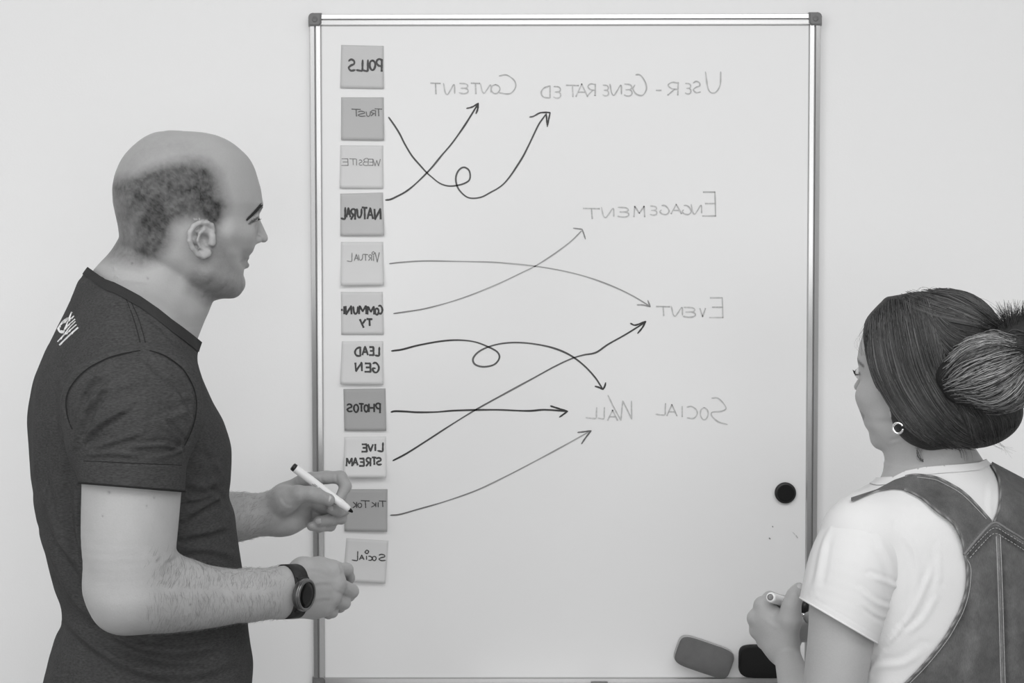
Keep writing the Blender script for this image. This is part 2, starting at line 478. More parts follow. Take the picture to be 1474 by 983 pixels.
def ribbon_on(V, N, P, wpx, lift=0.0006, y=None):
    """flat ribbon lying on the surface along a pixel polyline"""
    L = smooth_line(P, 2.0); T = np.gradient(L, axis=0); T /= np.maximum(np.linalg.norm(T, axis=1, keepdims=True), 1e-9)
    S = np.stack([-T[:, 1], T[:, 0]], 1)*wpx/2
    C = on_surface(V, N, L, lift)
    if C is None or len(C) != len(L): return None
    dep = (C-CAM)@CF
    A = CAM+ray((L+S)[:, 0], (L+S)[:, 1])*dep[:, None]; B = CAM+ray((L-S)[:, 0], (L-S)[:, 1])*dep[:, None]
    n = len(L); VV = np.vstack([A, B]); F = np.stack([np.arange(n-1), np.arange(1, n), n+np.arange(1, n), n+np.arange(n-1)], 1)
    return VV, F
#PART2

# ------------------------------------------------------------------ the room
def slab(name, lo, hi, m):
    o = bm_obj(name, box(lo, hi), m); o['kind'] = 'structure'; return o
RX0, RX1, RY0, RZ = -3.2, 3.2, -6.2, 3.0
slab('floor', (RX0-.1, RY0-.1, -.1), (RX1+.1, .1, 0), MT['floor'])
slab('ceiling', (RX0-.1, RY0-.1, RZ), (RX1+.1, .1, RZ+.1), MT['ceiling'])
slab('wall_back', (RX0-.1, 0, 0), (RX1+.1, .12, RZ), MT['wall'])
slab('wall_left', (RX0-.1, RY0, 0), (RX0, 0, RZ), MT['side_wall'])
slab('wall_right', (RX1, RY0, 0), (RX1+.1, 0, RZ), MT['side_wall'])
slab('wall_front', (RX0-.1, RY0-.1, 0), (RX1+.1, RY0, RZ), MT['side_wall'])

# ------------------------------------------------------------------ whiteboard
ZB, ZT = 0.85, 2.05
board = thing('whiteboard', (0, -0.01, ZB), 'large upright whiteboard in an aluminium frame on the wall, covered in mirrored writing and arrows', 'whiteboard')
YF = -0.0115                                                   # enamel surface
bm_obj('panel', box((-.440, YF, ZB+.01), (.440, -0.002, ZT-.01)), MT['board'], board)
# frame rails: (p across from the outer edge, q out from the wall)
prof = [(0, 0), (0, .013), (.0012, .0155), (.0085, .0165), (.0094, .0122), (.0108, .0122), (.0117, .0165), (.0188, .0160), (.0205, .0135), (.0210, .0105), (.0210, 0)]
def rail(side):
    g = 0.013
    if side == 'left': f = lambda p, q, t: (-.45+p, -q, t); a, b = ZB+g, ZT-g
    if side == 'right': f = lambda p, q, t: (.45-p, -q, t); a, b = ZB+g, ZT-g
    if side == 'top': f = lambda p, q, t: (t, -q, ZT-p); a, b = -.45+g, .45-g
    if side == 'bottom': f = lambda p, q, t: (t, -q, ZB+p); a, b = -.45+g, .45-g
    bm_obj('frame_rail', extrude_profile(prof, a, b, f), MT['alu'], board)
    h = 0.0004
    if side in ('left', 'right'):
        sx = -1 if side == 'left' else 1
        gb = box((min(sx*(.45-.0094), sx*(.45-.0108)), -.0126, ZB+g), (max(sx*(.45-.0094), sx*(.45-.0108)), -.0120, ZT-g))
    else:
        z = ZT-.0101 if side == 'top' else ZB+.0101
        gb = box((-.437, -.0127, z-.0015), (.437, -.0121, z+.0015))
    bm_obj('groove_line', gb, MT['alu_dark'], board)
for s in ('left', 'right', 'top', 'bottom'): rail(s)
for sx in (-1, 1):
    for sz in (0, 1):
        n = 6; R = .0075; X0 = .4515; X1 = .4285; zc = ZT+.0015 if sz else ZB-.0015; zi = ZT-.0215 if sz else ZB+.0215
        sg = 1 if sz else -1
        pts = [(X1, zc)]
        for k in range(n+1):
            a = math.pi/2*k/n; pts.append((X0-R+R*math.sin(a), zc-sg*(R-R*math.cos(a))))
        pts += [(X0, zi), (X1+.004, zi), (X1, zi+sg*.0045)]
        bm = bmesh.new(); lo = [bm.verts.new((sx*x, -.001, z)) for x, z in pts]; hi = [bm.verts.new((sx*x, -.0192, z)) for x, z in pts]
        top = bm.faces.new(hi); bm.faces.new(lo[::-1])
        for i in range(len(pts)): bm.faces.new((lo[i], lo[(i+1) % len(pts)], hi[(i+1) % len(pts)], hi[i]))
        bmesh.ops.bevel(bm, geom=list(top.edges), offset=.0022, segments=2, affect='EDGES')
        c = bm_obj('corner_cap', bm, MT['cap'], board)
        V, F = lathe([(0, .0052), (.0008, .0048), (.0010, .0)], (sx*.4402, -.0190, (zc+zi)/2), (sx*.4402, -.0215, (zc+zi)/2), 16)
        make('cap_boss', V, F, MT['cap'], c)
# pen tray under the board
tr = box((-.155, -.075, ZB+.0035), (.43, -.0165, ZB+.0075), .0012)
bm_obj('pen_tray', tr, MT['tray'], board)
bm_obj('tray_lip', box((-.155, -.0785, ZB+.0035), (.43, -.0735, ZB+.0135), .0012), MT['tray'], board)
bm_obj('tray_clip', box((.047, -.030, ZB+.0070), (.077, -.0160, ZB+.0150), .002), MT['cap'], board)
for k, x in enumerate((-.05, -.01, .02)): pass

# ------------------------------------------------------------------ ink: ribbons on the enamel and on the notes
def ink(lines, ysurf, name, m, parent, lift=0.0005):
    """lines: (points px, width px, tone start, tone mid, tone end); ysurf: number or function(px, py)->y"""
    VV = []; FF = []; TT = []; o = 0
    for ln, (P, wd, ta, tb, tc_) in enumerate(lines):
        L = smooth_line(P, 1.6) if len(P) > 2 else smooth_line(P, 2.5)
        n = len(L); T = np.gradient(L, axis=0); T /= np.maximum(np.linalg.norm(T, axis=1, keepdims=True), 1e-9)
        t = np.linspace(0, 1, n)
        ww = wd/2*(1+0.10*np.sin(t*17+ln)+0.06*np.sin(t*41)); ww[0] *= .65; ww[-1] *= .65
        S = np.stack([-T[:, 1], T[:, 0]], 1)*ww[:, None]
        tone = np.interp(t, [0, .5, 1], [ta, tb, tc_])*(1+0.08*np.sin(t*29+2*ln))
        for Q in (L+S, L-S):
            y = ysurf(Q[:, 0], Q[:, 1]) if callable(ysurf) else np.full(n, ysurf)
            VV.append(W(Q[:, 0], Q[:, 1], y-lift-0.00004*(ln % 5))); TT.append(tone)
        FF.append(np.stack([o+np.arange(n-1), o+n+np.arange(n-1), o+n+np.arange(1, n), o+np.arange(1, n)], 1)); o += 2*n
        # round ends
        for e, sgn in ((0, -1), (n-1, 1)):
            c = L[e]; a0 = math.atan2(T[e][1], T[e][0]); k = 7; r = ww[e]
            an = a0+sgn*0+np.linspace(-math.pi/2, math.pi/2, k)+(math.pi if sgn < 0 else 0)
            Q = np.vstack([c, np.stack([c[0]+r*np.cos(an), c[1]+r*np.sin(an)], 1)])
            y = ysurf(Q[:, 0], Q[:, 1]) if callable(ysurf) else np.full(k+1, ysurf)
            VV.append(W(Q[:, 0], Q[:, 1], y-lift-0.00004*(ln % 5))); TT.append(np.full(k+1, tone[e]))
            FF.append(np.array([[o, o+i, o+i+1, o+i+1] for i in range(1, k)])[:, [0, 1, 2, 2]]); o += k+1
    F = [tuple(dict.fromkeys(f)) for f in np.vstack(FF).tolist()]
    return make(name, np.vstack(VV), F, m, parent, smooth=False, tone=np.concatenate(TT))

A_ = {
 'A': [[(0, 0), (.5, 1), (1, 0)], [(.2, .36), (.8, .36)]],
 'B': [[(0, 0), (0, 1), (.6, 1), (.85, .78), (.6, .54), (.05, .52)], [(.05, .52), (.7, .5), (1, .25), (.65, 0), (0, 0)]],
 'C': [[(1, .95), (.55, 1), (.08, .72), (0, .35), (.35, .02), (1, .06)]],
 'D': [[(.05, 0), (.05, 1)], [(.05, 1), (.7, .82), (1, .45), (.75, .08), (.05, 0)]],
 'E': [[(.95, 1), (.05, 1), (.02, .5), (0, 0), (1, 0)], [(.02, .52), (.8, .52)]],
 'e': [[(.95, 1), (.3, .96), (.05, .8), (.1, .6), (.4, .53), (.8, .52)], [(.4, .53), (.05, .4), (.02, .14), (.3, 0), (.7, 0), (1, .08)]],
 'G': [[(.9, .92), (.5, 1), (.08, .7), (.02, .35), (.3, .02), (.75, .05), (.98, .4), (.55, .42)]],
 'g': [[(.78, 1.0), (.45, .98), (.1, .66), (.0, .3), (.28, 0), (.72, .05), (1, .3), (.85, .5)]],
 'H': [[(0, 0), (0, 1)], [(1, 0), (1, 1)], [(0, .5), (1, .5)]],
 'I': [[(.5, 0), (.5, 1)]],
 'K': [[(0, 0), (0, 1)], [(.9, 1), (.05, .45), (1, 0)]],
 'L': [[(0, 1), (.03, .5), (.06, .05), (.4, .02), (1, .08)]],
 'M': [[(0, 0), (.06, 1), (.5, .35), (.92, 1), (1, 0)]],
 'N': [[(0, 0), (.06, 1), (.9, 0), (1, 1)]],
 'n': [[(0, .1), (.05, .9), (.4, .35), (.65, 0), (.85, .2), (1, 1)]],
 'O': [[(.5, 1), (.12, .8), (0, .45), (.25, .05), (.65, 0), (.97, .35), (.9, .8), (.5, 1)]],
 'P': [[(.08, 0), (.05, 1)], [(.0, .92), (.6, 1), (1, .78), (.7, .5), (.1, .42)]],
 'R': [[(.08, 0), (.05, 1)], [(.0, .92), (.6, 1), (.95, .78), (.65, .52), (.1, .45)], [(.35, .47), (1, 0)]],
 'S': [[(.95, .86), (.6, 1), (.15, .86), (.15, .6), (.6, .48), (.95, .26), (.6, .02), (.0, .08)]],
 'T': [[(0, .96), (1, 1)], [(.5, .97), (.45, 0)]],
 'U': [[(0, 1), (.05, .35), (.4, 0), (.8, .15), (1, 1)]],
 'V': [[(0, 1), (.5, 0), (1, 1)]],
 'W': [[(0, 1), (.25, 0), (.5, .8), (.72, 0), (1, 1)]],
 'Y': [[(0, 1), (.5, .5)], [(1, 1), (.35, 0)]],
 '-': [[(0, .5), (1, .5)]],
 'o': [[(.5, 1), (.05, .6), (.4, 0), (.95, .4), (.5, 1)]],
}
def letters(spec, wd, tone):
    """spec: (char, x of the reading start (right in the photo), x of its end, y top, y bottom)"""
    out = []
    for ch, xr, xl, yt, yb in spec:
        for st in A_[ch]:
            pts = [(xr+(xl-xr)*a, yb+(yt-yb)*b) for a, b in st]
            if ch in 'AEHIKLMNTVWYP-RDB' and len(pts) < 5 or ch in 'MNEHWKA':
                # pen lines that stay straight: insert corner points
                q = []
                for a, b in zip(pts[:-1], pts[1:]):
                    q += [a, (a[0]*.92+b[0]*.08, a[1]*.92+b[1]*.08), (a[0]*.08+b[0]*.92, a[1]*.08+b[1]*.92)]
                pts = q+[pts[-1]]
            k = tone*random.uniform(.9, 1.12)
            out.append((pts, wd, k*.94, k, k*1.06))
    return out
YI = YF-0.0001
FA = 0.52                                                     # faint dry marker
words = {
 'user generated': [('U', 1037.5, 1015.5, 103.4, 133.6), ('S', 1008.6, 997.6, 117, 133.6), ('e', 994.5, 986.5, 120, 135), ('R', 977, 961, 118.5, 137),
    ('-', 952, 944.5, 126, 134), ('g', 930.5, 911, 107.5, 137), ('e', 909.7, 898.7, 121, 138), ('n', 894.6, 878, 121, 137), ('e', 876, 867.7, 122.5, 137.7),
    ('R', 857.5, 845.7, 120.7, 137.7), ('A', 845.7, 829, 121, 139), ('T', 832.8, 815, 122.5, 139), ('e', 807, 797, 124.5, 141), ('D', 792.4, 779, 123.5, 141)],
 'content': [('C', 742, 718.5, 108, 135.3), ('O', 719.6, 706.8, 121.6, 134.4), ('n', 706.8, 691.8, 121, 133.8), ('T', 690.8, 678, 119.5, 134.9), ('e', 673.7, 660.9, 120, 134.5), ('n', 654.5, 638.4, 120, 136), ('T', 634, 619.7, 119.5, 135.3)],
 'engagement': [('E', 1030, 1011.4, 276.4, 310.8), ('n', 1010, 994.9, 294, 308), ('g', 994.9, 982, 295.7, 308.6), ('A', 981, 966, 294.3, 307.5), ('g', 963, 950, 295.7, 308.6), ('e', 945.4, 935.8, 296.5, 309.4), ('M', 928, 912.5, 297, 312), ('e', 905, 889, 298.4, 312.2), ('n', 883.6, 865.8, 298.4, 313), ('T', 863, 839.7, 299.8, 314.9)],
 'event': [('E', 1040.6, 1021.3, 428.6, 456.9), ('V', 1015.4, 1007.5, 443.7, 455.6), ('e', 1000.9, 983.7, 442.3, 456.3), ('n', 982.4, 966.5, 441, 455), ('T', 964.4, 944.6, 441, 454.2)],
 'social': [('O', 1019.4, 1008, 586.5, 603.7), ('C', 1003.5, 989, 585, 602.4), ('I', 985, 979, 584.7, 599.7), ('A', 974.4, 959.9, 582.5, 598.4), ('L', 958, 944, 580.4, 597.5)],
 'wall': [('A', 889, 874.7, 590.5, 605), ('L', 870, 860.7, 586.5, 603), ('L', 859, 843.5, 586.5, 602.4)],
}
extra = {'social': [([(1024.7, 573), (1033, 573), (1041, 580), (1045, 588), (1038, 592), (1025, 593.5), (1025, 599), (1034, 607), (1047, 611)], 1.9, FA, FA, FA)],
         'wall': [([(909, 577), (909.3, 603)], 1.9, FA, FA, FA), ([(909.3, 603), (903, 590), (896.4, 577)], 1.9, FA, FA, FA), ([(896.4, 577), (895, 591), (893.8, 605)], 1.9, FA, FA, FA), ([(893.8, 605), (884, 587), (875.2, 569)], 1.9, FA, FA, FA)]}
for k, sp in words.items():
    ink(letters(sp, 1.9, FA)+extra.get(k, []), YI, 'lettering', MT['ink'], board)
D_ = 0.045
ARW = [
 ([([(559.5, 168.8), (568.3, 181.3), (575.6, 193.2), (583, 207.9), (593, 224.3), (604, 237.2), (614.5, 248.7), (623.3, 256.4), (631.5, 262.8), (639.8, 266.5), (648.9, 267.8), (659.9, 266.5), (669, 263.7), (675.5, 259.1), (676.8, 251.8), (674.6, 244.5), (668.2, 240.8), (661.7, 243.6), (657.2, 250.9), (656.2, 260), (659, 270.1), (665.4, 278.4), (673.6, 284.2), (683.7, 285.3), (694.7, 283), (705.7, 277.1), (716.7, 271), (725.9, 263.7), (735, 252.7), (744.2, 239), (753.3, 224.3), (762.5, 206), (771.6, 186.8), (777, 176.7), (786.3, 163.9)], 2.3, .07, .10, .07),
   ([(762.5, 168.5), (768, 167.3), (777, 162.6), (785, 161.8), (791.8, 162)], 2.3, .16, .05, .04), ([(791.8, 162), (787.8, 182.2)], 2.2, .04, .05, .06), ([(786.3, 163.9), (787.6, 180)], 2.2, .04, .04, .06)],),
 ([([(555, 287.9), (562, 287), (572, 282.4), (583, 276.5), (594, 268.3), (605, 258.2), (614.5, 248.7), (623.3, 239), (636, 223.4), (650.8, 206), (667.2, 183), (678.2, 165.7), (687.8, 150.1)], 2.4, .06, .09, .05),
   ([(671.8, 156), (680, 153.8), (688.3, 148.7)], 2.3, .14, .05, .03), ([(688.3, 148.7), (687.5, 157), (685.2, 163.3)], 2.6, .03, .04, .10)],),
 ([([(560.6, 379.5), (577.8, 377.6), (611.2, 375.6), (655.7, 376.2), (705.8, 377.3), (733.6, 379.3), (772.5, 383.4), (814.3, 390.7), (850.4, 400.4), (883.8, 412.9), (911.6, 426.3), (935.3, 440.7)], 1.9, .25, .42, .30),
   ([(917.2, 438.8), (926, 439), (936, 441.5)], 1.9, .36, .3, .25), ([(936, 441.5), (932.5, 432.4)], 1.9, .25, .26, .3)],),
 ([([(566.7, 451.3), (586.2, 448.5), (611.2, 444.4), (644.6, 435.7), (678, 424.6), (716.9, 408.7), (750.3, 392.9), (772.5, 381.8), (800.3, 363.7), (822.6, 346.7), (837, 332.3)], 1.9, .20, .42, .34),
   ([(825.4, 328.4), (837.9, 330)], 1.9, .3, .26, .25), ([(837.9, 330), (840.5, 337), (842.6, 343.9)], 1.9, .25, .25, .3)],),
 ([([(563.7, 505.1), (579.3, 502.9), (602, 497), (634.7, 491.1), (660.7, 489.5), (683.5, 492.1), (703, 499.3), (716, 506.8), (718.7, 515.6), (711.2, 524.7), (696.5, 527.9), (684.2, 524.7), (680.9, 516.5), (688.4, 506.8), (703, 499.3), (722.6, 494.4), (745.4, 493), (771.4, 495.4), (797.5, 501.2), (820.3, 511), (839.8, 525.3), (856.1, 542.6), (867.5, 559.8)], 2.4, .02, .12, .06),
   ([(856.8, 556), (862, 557.5), (868, 560.5)], 2.5, .06, .04, .03), ([(868, 560.5), (870.5, 556), (871.8, 551)], 2.5, .03, .03, .05)],),
 ([([(563, 593), (569.5, 591.8), (585.8, 592.4), (602, 593.4), (628, 593), (657.5, 590.8), (712.8, 589.8), (758.4, 591.4), (784.5, 589.8), (817, 592)], 2.5, .02, .05, .03),
   ([(792.6, 584.3), (804, 588), (817, 592)], 2.5, .04, .03, .02), ([(817, 592), (805.6, 600.2)], 2.4, .03, .03, .04)],),
 ([([(565.6, 663), (585.8, 652.3), (615, 633.8), (647.7, 612.6), (683.5, 590.5), (725.9, 567), (765, 545.8), (797.5, 528), (822, 516.5), (839.8, 511), (857.7, 507.4), (875.7, 495.4), (901.7, 480.7), (929.4, 463.4)], 2.3, .02, .17, .03),
   ([(907.6, 465.4), (914.7, 467.9), (929.4, 462.6)], 2.4, .06, .04, .02), ([(929.4, 462.6), (925, 471), (918, 479.7)], 2.4, .02, .03, .05)],),
 ([([(562, 741.6), (576, 740.3), (602, 733), (641, 721.7), (686.8, 705.4), (732.4, 683.6), (778, 659.8), (817, 638.7), (850.3, 620)], 2.0, .12, .30, .38),
   ([(831.7, 622.4), (840, 621.5), (850.8, 620)], 2.2, .22, .14, .12), ([(850.8, 620), (843, 630), (837.2, 638.7)], 2.2, .12, .13, .16)],),
]
for (ls,) in ARW: ink(ls, YI, 'marker_arrow', MT['ink'], board)
for sp_ in (([(1112, 757.5), (1112.6, 758.5)], 2.2, .3, .3, .3), ([(1107.5, 774.6), (1108.5, 775.6)], 2.8, .25, .25, .25),
     ([(1141, 766), (1145, 770)], 1.2, .6, .6, .6), ([(1146, 771), (1148, 774)], 2.5, .55, .55, .55)): ink([sp_], YI, 'ink_speck', MT['ink'], board)

# ------------------------------------------------------------------ sticky notes
NT = [
 ('mid grey', 'POLLS', [(491, 64.6), (552.4, 66), (552.4, 127.8), (489.8, 126.5)], .60, .0025, 3.2, .045,
  [('P', 550, 541.9, 85, 103), ('O', 540.2, 532, 86.6, 100.5), ('L', 529.6, 523, 86.5, 102.5), ('L', 522, 513.4, 86.5, 102), ('S', 511, 501.5, 85.5, 102)]),
 ('darker grey', 'TRUST', [(491, 140), (552.4, 140), (552.8, 202), (491, 201.4)], .51, .0030, 1.7, .14,
  [('T', 550, 539.4, 156.6, 167.2), ('R', 541, 533.7, 158.8, 167), ('U', 533, 527, 160.5, 167.5), ('S', 526, 515, 160, 167.5), ('T', 519, 506, 157, 167.5)]),
 ('pale grey', 'WEBSITE', [(489.8, 209), (551.6, 209.5), (551.6, 271.4), (489, 271)], .695, .0030, 1.3, .22,
  [('W', 547.5, 537, 229, 238.8), ('E', 537, 530.5, 229, 238), ('B', 529.8, 522.5, 228.5, 238), ('S', 521.5, 516.5, 230, 238), ('I', 515.5, 511, 229, 238), ('T', 513, 503, 228.5, 237.5), ('E', 501, 491.4, 228.5, 238)]),
 ('mid grey', 'NATURAL', [(489.8, 278.7), (551.3, 277), (552.8, 339), (490, 339.4)], .54, .0045, 3.0, .03,
  [('N', 548, 539, 300.7, 315.6), ('A', 537, 528.8, 299.5, 315), ('T', 528.8, 520.7, 298.5, 315.5), ('U', 520.4, 513.9, 300.7, 313), ('R', 511.7, 505, 300.7, 316), ('A', 504.4, 498.7, 299.4, 312.5), ('L', 497, 491, 298.7, 315.5)]),
 ('pale grey', 'VIRTUAL', [(490.6, 348), (551.6, 348), (552.4, 410.6), (490.6, 411)], .68, .0070, 1.5, .20,
  [('V', 546, 540, 363.4, 377), ('I', 539, 536.6, 367.5, 375.5), ('o', 539.5, 535, 362, 366.3), ('R', 535.3, 530.5, 366.6, 375), ('T', 529.6, 522.3, 366, 375), ('U', 522, 516, 366.6, 374.5), ('A', 515.8, 510, 366, 375), ('L', 506.7, 499.5, 364, 376.5)]),
 ('mid grey', 'COMMUNI-TY', [(490.6, 420), (551, 420), (552.4, 481.4), (491.4, 481.7)], .65, .0020, 3.0, .03,
  [('C', 550.3, 545, 439.9, 451.5), ('O', 545, 539.8, 443.5, 452.7), ('M', 538.6, 529, 441.5, 452.5), ('M', 527.3, 516.8, 440.5, 452), ('U', 515, 508.5, 441.5, 451.5), ('N', 506, 497.4, 440.5, 452.3), ('I', 496.5, 494.5, 441, 452), ('-', 493.2, 490.8, 444, 448), ('T', 536, 527.5, 459, 469), ('Y', 526.4, 518, 459.4, 471.6)]),
 ('pale grey', 'LEAD GEN', [(492, 491), (551.6, 491), (551.6, 553.8), (490, 553)], .69, .0070, 3.0, .035,
  [('L', 546, 540, 500, 512.3), ('E', 537.8, 531.3, 499.5, 511), ('A', 529.6, 521.5, 499, 511), ('D', 519, 511, 499.5, 512.5), ('G', 545.4, 536, 522, 536), ('E', 533.4, 524.8, 523, 535), ('N', 521, 511.5, 522, 534)]),
 ('dark grey', 'PHOTOS', [(494.3, 559.8), (555, 559), (556, 620), (495.8, 620)], .42, .0040, 2.8, .02,
  [('P', 547.5, 541, 580.4, 594.5), ('H', 538.6, 531, 581, 593), ('O', 530, 524.3, 582.5, 592.5), ('T', 523.6, 516.6, 581, 592.5), ('O', 515.8, 509.3, 582, 593), ('S', 506.9, 499.5, 581.5, 592.5)]),
 ('pale grey', 'LIVE STREAM', [(495.8, 628.7), (555.7, 628), (556, 687.3), (494.6, 687)], .75, .0130, 2.9, .035,
  [('L', 551.3, 543.7, 637.3, 649.8), ('I', 541.5, 539, 639, 649), ('V', 537, 529.6, 639.5, 649), ('E', 528, 520.4, 639.5, 650), ('S', 549, 541.8, 658.8, 669), ('T', 541.8, 535.3, 658.3, 669), ('R', 533.7, 526.9, 659, 671), ('E', 524, 517, 660, 670.5), ('A', 515, 508, 659.3, 669.5), ('M', 506.9, 498.7, 659.7, 671)]),
 ('dark grey', 'TIK TOK', [(495.8, 704), (557.8, 704), (557.3, 765.4), (495.8, 764.6)], .42, .0055, 1.7, .06,
  [('T', 555.7, 545.5, 721, 729.6), ('I', 546, 542.6, 723, 729.8), ('K', 541, 534.5, 723, 729.8), ('T', 532, 519.5, 720.6, 731), ('O', 520.7, 515, 724, 730.4), ('K', 513.4, 507.7, 722.5, 731)]),
 ('mid grey', 'SOCIAL', [(498.5, 774.4), (559.3, 778), (554.6, 840), (494.3, 836.4)], .68, .0080, 1.9, .05,
  [('S', 555, 545, 797.8, 807), ('O', 541.5, 536, 800.5, 806.7), ('C', 535.5, 530.5, 800.5, 806.5), ('I', 528.8, 526.4, 800, 805.5), ('o', 531, 525, 791.6, 796.8), ('A', 524, 517.5, 799, 805.5), ('L', 515, 506.7, 793.6, 807)]),
]
for i, (tn, wd_, cor, g, curl, wpx, tone, sp) in enumerate(NT):
    C = np.array(cor, float)
    cx, cy = C.mean(0)
    c3 = W1(cx, cy, YF)
    lab = '%s square sticky note reading %s in mirrored handwriting' % (tn, wd_ if wd_ != 'TIK TOK' else 'TIK TOK in thin capitals')
    if wd_ == 'TIK TOK': lab = 'dark grey square sticky note just right of the marker tip held by the man'
    if i == 0: lab = 'mid grey square sticky note reading POLLS, topmost of the column on the whiteboard'
    if i == 10: lab = 'mid grey square sticky note reading SOCIAL, lowest of the column on the whiteboard'
    t = thing('sticky_note', tuple(c3+np.array([0, -.0005, 0])), lab, 'sticky note', 'sticky notes in a column on the whiteboard')
    n = 12
    uu, vv = np.meshgrid(np.linspace(0, 1, n+1), np.linspace(0, 1, n+1))
    bl = lambda u, v: (C[0]*((1-u)*(1-v))[..., None]+C[1]*(u*(1-v))[..., None]+C[2]*(u*v)[..., None]+C[3]*((1-u)*v)[..., None])
    P = bl(uu, vv)
    skew = 0.35 if i % 2 else -0.3
    def lift_(u, v, curl=curl, skew=skew):
        return .0006+curl*np.clip((v-.12)/.88, 0, 1)**1.8*(1+skew*(u-.5))
    y = YF-lift_(uu, vv)
    front = W(P[..., 0], P[..., 1], y).reshape(-1, 3)
    back = front+np.array([0, .00022, 0]); m_ = (n+1)**2; F = []
    for a in range(n):
        for b in range(n):
            k = a*(n+1)+b; F.append((k, k+n+1, k+n+2, k+1)); F.append((m_+k, m_+k+1, m_+k+n+2, m_+k+n+1))
    ed = [b for b in range(n+1)]+[a*(n+1)+n for a in range(1, n+1)]+[n*(n+1)+b for b in range(n-1, -1, -1)]+[a*(n+1) for a in range(n-1, 0, -1)]
    for a, b in zip(ed, ed[1:]+ed[:1]): F.append((a, b, m_+b, m_+a))
    make('paper', np.vstack([front, back]), F, note_mat(g), t)
    def ys(px, py, C=C):
        u = (px-C[:, 0].min())/(C[:, 0].max()-C[:, 0].min()); v = (py-C[:, 1].min())/(C[:, 1].max()-C[:, 1].min())
        return YF-lift_(u, v)
    ink(letters(sp, wpx*(.92 if wpx > 2.5 else .85), tone*(1.7 if wpx > 2.5 else 1.1)), ys, 'handwriting', MT['pen_ink'], t, lift=.0005)

# ------------------------------------------------------------------ magnet and erasers
c = W1(1130, 709, YF)
mg = thing('round_magnet', tuple(c), 'round black magnet on the whiteboard near its right edge', 'magnet')
V, F = lathe([(0, .0182), (.0006, .0188), (.0058, .0188), (.0074, .0176), (.0078, .0150)], c, c+np.array([0, -.01, 0]), 40)
make('magnet_body', V, F, MT['black'], mg)
V, F = lathe([(0, .0150), (.0004, .0146), (.0002, .0120), (.0001, .008)], c+np.array([0, -.0078, 0]), c+np.array([0, -.01, 0]), 40)
make('magnet_face', V, F, MT['matte_black'], mg)

def eraser(name, label, cpx, cpy, wpx, hpx, ang, ybase, thick, body, rim, rest):
    """rounded block: felt face towards the camera, plastic back towards the board"""
    s = mpp(ybase-thick); a = math.radians(ang)
    c = W1(cpx, cpy, ybase-thick)
    t = thing(name, tuple(W1(cpx, cpy, ybase)), label, 'eraser')
    def ring(sw, sh, y, n=44, e=5.0, wav=0.0):
        out = []
        for k in range(n):
            th = 2*math.pi*k/n; cx, sy = math.cos(th), math.sin(th)
            x = sw*math.copysign(abs(cx)**(2/e), cx); z = sh*math.copysign(abs(sy)**(2/e), sy)
            z += wav*math.sin(9*math.pi*(x/sw))*(1 if sy > 0 else 0)
            out.append((c[0]+x*math.cos(a)+z*math.sin(a), y, c[2]-x*math.sin(a)+z*math.cos(a)))
        return out
    def stack(name, rs, m, lab=None):
        V = np.array([p for r in rs for p in r]); n = len(rs[0]); F = []
        for i in range(len(rs)-1):
            for k in range(n): F.append((i*n+k, i*n+(k+1) % n, (i+1)*n+(k+1) % n, (i+1)*n+k))
        F.append(tuple(range(n))[::-1]); F.append(tuple(range((len(rs)-1)*n, len(rs)*n)))
        make(name, V, F, m, t, label=lab)
    hw, hh = wpx*s/2, hpx*s/2; y0, y1 = ybase, ybase-thick
    stack('felt_pad', [ring(hw*.96, hh*.94, y0-thick*.55), ring(hw*.985, hh*.97, y0-thick*.62), ring(hw*.98, hh*.96, y1+.002), ring(hw*.955, hh*.92, y1)], body)
    stack('plastic_back', [ring(hw*.93, hh*.9, y0), ring(hw, hh, y0-.002), ring(hw*1.0, hh*1.0, y0-thick*.50, wav=.0008), ring(hw*.95, hh*.93, y0-thick*.57)], rim)
    return t
eraser('whiteboard_eraser', 'grey felt board eraser leaning tilted against the board above the pen tray', 1014.5, 947.8, 84, 45, 19, YF-.003, .024, MT['grey_felt'], MT['grey_shell'], 0)
eraser('whiteboard_eraser', 'black board eraser standing on the pen tray, partly behind the hand of the woman', 1104, 954.5, 78, 47, 0.5, YF-.012, .024, MT['matte_black'], MT['rubber'], 0)
#PART3

